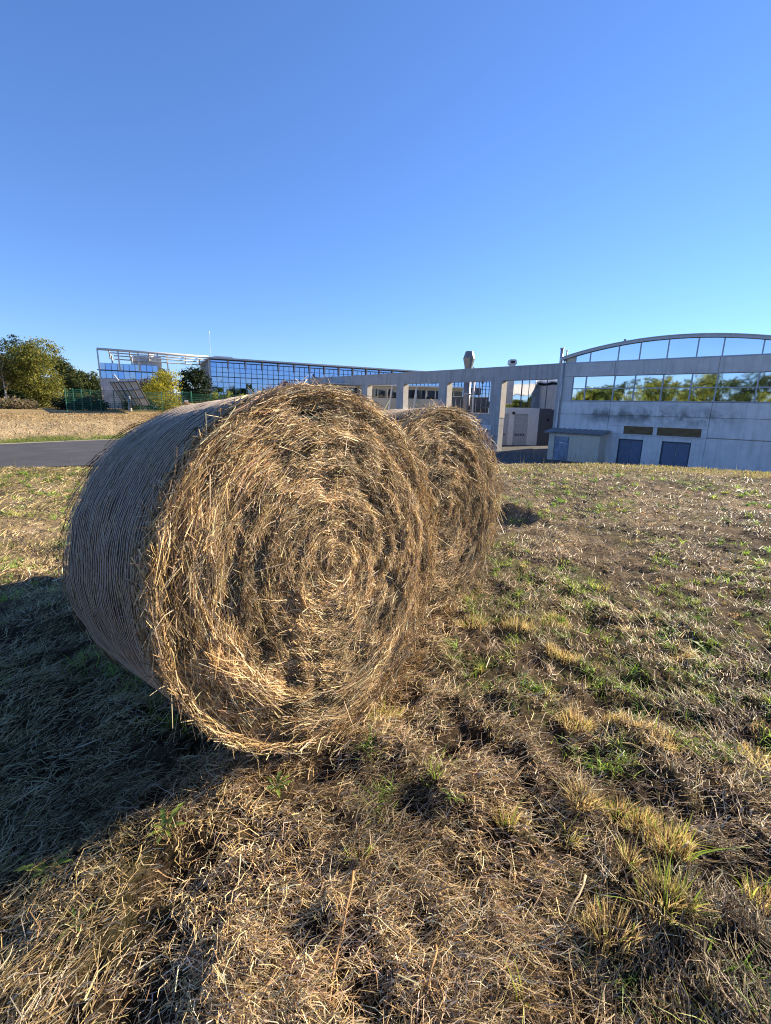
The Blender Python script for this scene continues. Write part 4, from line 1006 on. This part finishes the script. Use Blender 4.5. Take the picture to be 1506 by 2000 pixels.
def tracker():
    dep = 48.5; cen = at(255, 768, dep); n = Vector((.74, .50, .46)).normalized()
    bp = at(255, 808, dep); z0 = float(base_h(bp[0], bp[1])); bp = Vector((bp[0], bp[1], z0))
    root = thing('solar_tracker', 'tilted solar panel tracker seen from behind on its post inside the fence', 'solar panel', tuple(bp))
    def hit(px, py):
        d = Vector(ray(px, py)); o = Vector((0, 0, EYE)); t = (Vector(cen) - o).dot(n) / d.dot(n); return o + d * t - bp
    c00, c10, c11, c01 = hit(215.5, 745.5), hit(266.5, 742.5), hit(293, 791.5), hit(245.5, 793)
    lerp = lambda f, g: (c00.lerp(c10, f)).lerp(c01.lerp(c11, f), g)
    nx, ny = 5, 3
    for i in range(nx):
        for j in range(ny):
            q = [lerp((i + a_) / nx, (j + b_) / ny) for a_, b_ in ((.05, .03), (.95, .03), (.95, .97), (.05, .97))]
            part('solar_module', MB().add(q + [v + n * .05 for v in q], [(0, 1, 2, 3), (7, 6, 5, 4), (0, 4, 5, 1), (1, 5, 6, 2), (2, 6, 7, 3), (3, 7, 4, 0)]), M['solar_back'], root)
    for i in range(nx + 1): part('rail', MB().tube([lerp(i / nx, 0) - n * .05, lerp(i / nx, 1) - n * .05], .055, 5), M['black'], root)
    for g in (0.02, .34, .67, .98): part('cross_rail', MB().tube([lerp(0, g) - n * .12, lerp(1, g) - n * .12], .04, 5), M['dark_alu'], root)
    m = lerp(.5, .55) - n * .25
    part('post', MB().tube([Vector((0, 0, -.2)), Vector((0, 0, m.z))], .15, 8), M['alu'], root, True); part('base', MB().tube([Vector((0, 0, -.1)), Vector((0, 0, .55))], .19, 8), M['white_steel'], root, True)
    part('pivot_arm', MB().tube([Vector((0, 0, m.z)), m], .12, 6), M['dark_alu'], root)
    part('sensor_arm', MB().tube([lerp(.42, -.02), lerp(.42, -.02) + Vector((-.45, 0, .58))], .09, 6), M['white_steel'], root)
tracker()

# ------------------------------------------------------------------ trees and shrubs
def crown_quads(blobs, n, leaf, pal, squash=.7, clump=.5, lit=None):
    """blobs: (x,y,z,rx,ry,rz); leaf clumps spread through the blobs' volume with gaps between."""
    vol = np.array([b[3] * b[4] * b[5] for b in blobs]); vol = vol / vol.sum(); P = []; K = []
    per = 26
    for b, f in zip(blobs, vol):
        m = max(4, int(n * f / per)); d = unit(rng.normal(size=(m, 3))); r = (.45 + .6 * rng.random(m)) ** .6
        r *= 1 + .22 * vnoise(d[:, 0] * 3 + b[0], d[:, 1] * 3 + d[:, 2] * 2.3, 61)
        ctr = np.array(b[:3]) + d * r[:, None] * np.array(b[3:])
        cs = clump * (.6 + .7 * rng.random(m)); cb = .72 + .56 * rng.random(m)
        q = np.repeat(ctr, per, 0) + rng.normal(size=(m * per, 3)) * np.repeat(cs, per)[:, None] * np.array([1, 1, squash]) * .55
        P.append(q); K.append(np.repeat(cb, per))
    P = np.concatenate(P); K = np.concatenate(K); n = len(P)
    a_ = unit(rng.normal(size=(n, 3))); b_ = unit(np.cross(a_, rng.normal(size=(n, 3)))); s_ = leaf * (.6 + .8 * rng.random(n))[:, None]
    V = np.stack([P - a_ * s_, P + b_ * s_ * .55, P + a_ * s_, P - b_ * s_ * .55], 1).reshape(-1, 3)
    Q = np.arange(n * 4).reshape(-1, 4)
    c = pal[rng.integers(0, len(pal), n)] * K[:, None] * (1 + rng.normal(size=(n, 1)) * .12)
    return V, Q, np.repeat(np.clip(c, .004, .9), 4, 0)
def tree(name, label, cat, px, py_base, py_top, dep, wpx, pal, n=5000, leaf=.16, shape='round', trunk=.16, base=None, grp='trees beyond the road', bark=None, mat='leaf', low=.12, clump=.55):
    b = at(px, py_base, dep); gz_ = float(base_h(b[0], b[1])) if base is None else base
    h = at(px, py_top, dep)[2] - gz_; rx = wpx * dep / F / 2
    root = thing(name, label, cat, (b[0], b[1], gz_ - .05), 0, grp)
    blobs = []
    if shape == 'round':
        for k in range(9):
            a_ = 2.4 * k; f = low + .1 + (.80 - low) * ((k * .37) % 1); w = .55 * math.sin(math.pi * min(1, .18 + .75 * f)) ** .7
            blobs.append((rx * w * math.cos(a_) * .9, rx * w * math.sin(a_) * .9, h * f, rx * .56, rx * .56, h * .20))
        blobs.append((0, 0, h * .80, rx * .5, rx * .5, h * .19)); blobs.append((0, 0, h * .45, rx * .85, rx * .85, h * .30))
    elif shape == 'oval':
        blobs = [(0, 0, h * .5, rx * .95, rx * .95, h * .46), (0, 0, h * .78, rx * .55, rx * .55, h * .21), (0, 0, h * .25, rx * .9, rx * .9, h * .24)]
    elif shape == 'conifer':
        for k in range(9): f = .1 + .85 * k / 8; blobs.append((0, 0, h * f, rx * (1.05 - f), rx * (1.05 - f), h * .085))
        blobs.append((0, 0, h * .97, rx * .06, rx * .06, h * .05))
    elif shape == 'pine':
        for k in range(11): a_ = 2.2 * k; f = .35 + .6 * ((k * .41) % 1); blobs.append((rx * .62 * math.cos(a_) * (1.2 - f), rx * .62 * math.sin(a_) * (1.2 - f), h * f, rx * .5, rx * .5, h * .06))
        blobs.append((0, 0, h * .9, rx * .4, rx * .4, h * .10))
    else:
        for k in range(7): blobs.append((rx * random.uniform(-.8, .8), rx * random.uniform(-.3, .3), h * random.uniform(.25, .6), rx * .38, rx * .38, h * .36))
    V, Q, C = crown_quads(blobs, n, leaf, np.array(pal), .7, clump)
    keep = np.repeat(V.reshape(-1, 4, 3)[:, :, 2].min(1) > .02, 4); idx = np.nonzero(keep)[0]
    V, C = V[idx], C[idx]; Q = np.arange(len(V)).reshape(-1, 4)
    link('crown', np_mesh('crown', V, Q, C), M[mat], root)
    mb = MB(); ln = random.uniform(-.03, .03) * h
    mb.tube([(0, 0, 0), (ln * .4, 0, h * .3), (ln, 0, h * .62), (ln * 1.2, 0, h * .9)], [trunk, trunk * .8, trunk * .5, trunk * .12], 7)
    for k in range(8):
        a_ = 2.4 * k; f = max(low, .12) + .55 * k / 8; z = h * f
        mb.tube([(ln * f, 0, z), (ln * f + rx * .35 * math.cos(a_), rx * .35 * math.sin(a_), z + h * .08), (ln * f + rx * .75 * math.cos(a_), rx * .75 * math.sin(a_), z + h * .14)], [trunk * .4, trunk * .25, trunk * .06], 5)
    part('trunk', mb, M[bark or 'bark'], root, True)
    return root
OLIVE = [(.19, .20, .04), (.25, .25, .045), (.13, .155, .035), (.33, .28, .05), (.09, .11, .028)]
DKGREEN = [(.030, .050, .018), (.042, .062, .022), (.022, .036, .015), (.055, .070, .025)]
MID = [(.06, .085, .022), (.085, .11, .03), (.045, .06, .018), (.11, .12, .035)]
YELLOW = [(.50, .42, .03), (.40, .36, .04), (.58, .48, .05), (.28, .29, .04), (.20, .24, .04)]
tree('autumn_tree', 'big olive and yellow leafed tree at the left end of the bank', 'tree', 74, 802, 668, 58, 112, OLIVE, 26000, .105, 'round', .22, low=.0)
tree('dark_conifer', 'tall dark conifer rising behind the olive tree', 'tree', 48, 800, 655, 66, 110, DKGREEN, 12000, .13, 'conifer', .25, mat='needle')
tree('dark_conifer', 'dark evergreen tree behind the birch, cut by the picture edge', 'tree', -2, 800, 668, 64, 90, DKGREEN, 10000, .12, 'round', .2, mat='needle')
tree('birch_tree', 'slender bare-trunked birch with pale stems left of the olive tree', 'tree', 17, 803, 690, 55, 34, [(.20, .17, .05), (.13, .12, .04)], 700, .10, 'round', .13, bark='birch', low=.35, clump=.35)
tree('cedar_tree', 'open cedar with level branches right of the olive tree', 'tree', 128, 800, 697, 68, 70, MID, 8000, .12, 'pine', .2, mat='needle')
for k, (px, top, wp, lab) in enumerate(((150, 722, 46, 'rounded pine next to the cedar'), (172, 724, 44, 'rounded pine in the middle of the far group beside the glass pavilion'), (190, 738, 36, 'lowest rounded pine, half behind the glass pavilion'), (215, 750, 40, 'pine behind the glass pavilion, mostly hidden'))):
    tree('pine_tree', lab, 'tree', px, 795, top, 84 + 2 * k, wp, MID + DKGREEN[:2], 6500, .14, 'round', .2, low=.0, mat='needle', grp='pines beyond the pavilion')
tree('undergrowth_bush', 'reddish-brown low bush between the pines and the fence', 'bush', 152, 800, 765, 70, 60, [(.13, .09, .035), (.09, .10, .03), (.18, .11, .04)], 2500, .14, 'bush', .06, low=.1, grp='bushes')
tree('yellow_tree', 'bright yellow autumn tree behind the green fence', 'tree', 322, 809, 727, 54, 72, YELLOW, 9000, .085, 'round', .10, low=.0, clump=.42)
tree('purple_bush', 'dark purplish bush between the solar panel and the yellow tree', 'bush', 290, 806, 742, 60, 46, [(.045, .03, .035), (.06, .05, .04), (.035, .04, .025)], 2500, .12, 'round', .08, low=.0, grp='bushes')
tree('dark_yew', 'dense dark oval evergreen left of the glass office', 'tree', 383, 806, 714, 62, 62, DKGREEN[:3] + [(.018, .028, .014)], 9000, .13, 'oval', .15, mat='needle', low=.1, clump=.45)
for px, top, dep, lab in ((421, 767, 55, 'young yellow-green tree nearest the dark yew, in front of the glass office'), (447, 767, 56, 'second young yellow-green tree in front of the glass office'), (474, 771, 57, 'young tree closest to the near bale, in front of the glass office')):
    tree('young_tree', lab, 'tree', px, 806, top, dep, 17, [(.36, .36, .05), (.26, .29, .05), (.19, .24, .05)], 900, .08, 'round', .03, low=.25, grp='young trees before the office', clump=.3)
tree('dry_brush', 'dry grey-brown brush at the foot of the trees by the picture edge', 'bush', 22, 812, 772, 48, 120, [(.26, .20, .12), (.20, .15, .08), (.15, .14, .05), (.30, .24, .15)], 4500, .10, 'bush', .04, low=.0, grp='bushes', clump=.4)
tree('dark_hedge', 'dark hedge behind the end of the green fence', 'hedge', 165, 810, 774, 50, 100, [(.020, .034, .016), (.03, .045, .02), (.016, .024, .012)], 5000, .11, 'bush', .05, low=.0, grp='bushes', mat='needle', clump=.5)
for px, lab in ((250, 'low dark shrub behind the solar tracker post'), (345, 'dark shrub behind the fence gate'), (400, 'shrub with reddish leaves right of the fence gate')):
    tree('low_shrub', lab, 'bush', px, 808, 782, 57, 62, [(.04, .05, .02), (.07, .07, .025), (.11, .07, .03)], 1800, .10, 'bush', .04, low=.0, grp='bushes')
def tall_weeds():
    # dead stems and seed heads standing along the foot of the hall
    parts = []; n = 260
    u_ = rng.uniform(-10.5, 1.8, n); x = HALL0[0] + np.cos(DH) * (-u_ * S) + np.sin(DH) * 3.2 * (.6 + .8 * rng.random(n)); y = HALL0[1] + np.sin(DH) * (-u_ * S) - np.cos(DH) * 3.2 * (.6 + .8 * rng.random(n))
    h = .5 + .8 * rng.random(n)
    V, Q, C = blades(n, x, y, h, .15 + .25 * rng.random(n), pick(n, (1, 1, 2, 3, 2, 1)) * .8, np.full(n, .022))
    o = link('tall_weeds', np_mesh('tall_weeds', V, Q, C), M['straw'], kind='stuff'); o['label'] = 'dead weed stems standing along the foot of the hall'; o['category'] = 'weeds'
tall_weeds()
def woodland():
    """Trees behind the viewer: the hall and office windows mirror them."""
    P = []
    for k in range(46):
        f = k / 45.0; deg = 112 + 168 * f; az = math.radians(deg); r = 56 + 10 * random.random()
        x, y = r * math.sin(az), r * math.cos(az)
        if deg < 205: h = random.uniform(6, 9.5)
        elif deg < 248: h = random.uniform(10.5, 13.5)
        elif deg < 262: h = random.uniform(9, 11.5)
        else: h = random.uniform(6.6, 7.8)
        rx = random.uniform(3.4, 4.6)
        bl = [(x + rx * .5 * math.cos(2.4 * q), y + rx * .5 * math.sin(2.4 * q), h * (.12 + .76 * ((q * .37) % 1)), rx * .6, rx * .6, h * .22) for q in range(8)]
        pal = np.array(random.choice([OLIVE, MID, MID, MID])) * np.array([.9, 1.05, 1.0])
        P.append(crown_quads(bl, 2300, .34, pal, .7, 1.0))
    V, Q, C = join(P); o = link('woodland', np_mesh('woodland', V, Q, C), M['leaf'], kind='stuff'); o['label'] = 'green woodland mirrored in the hall windows'; o['category'] = 'woodland'
woodland()
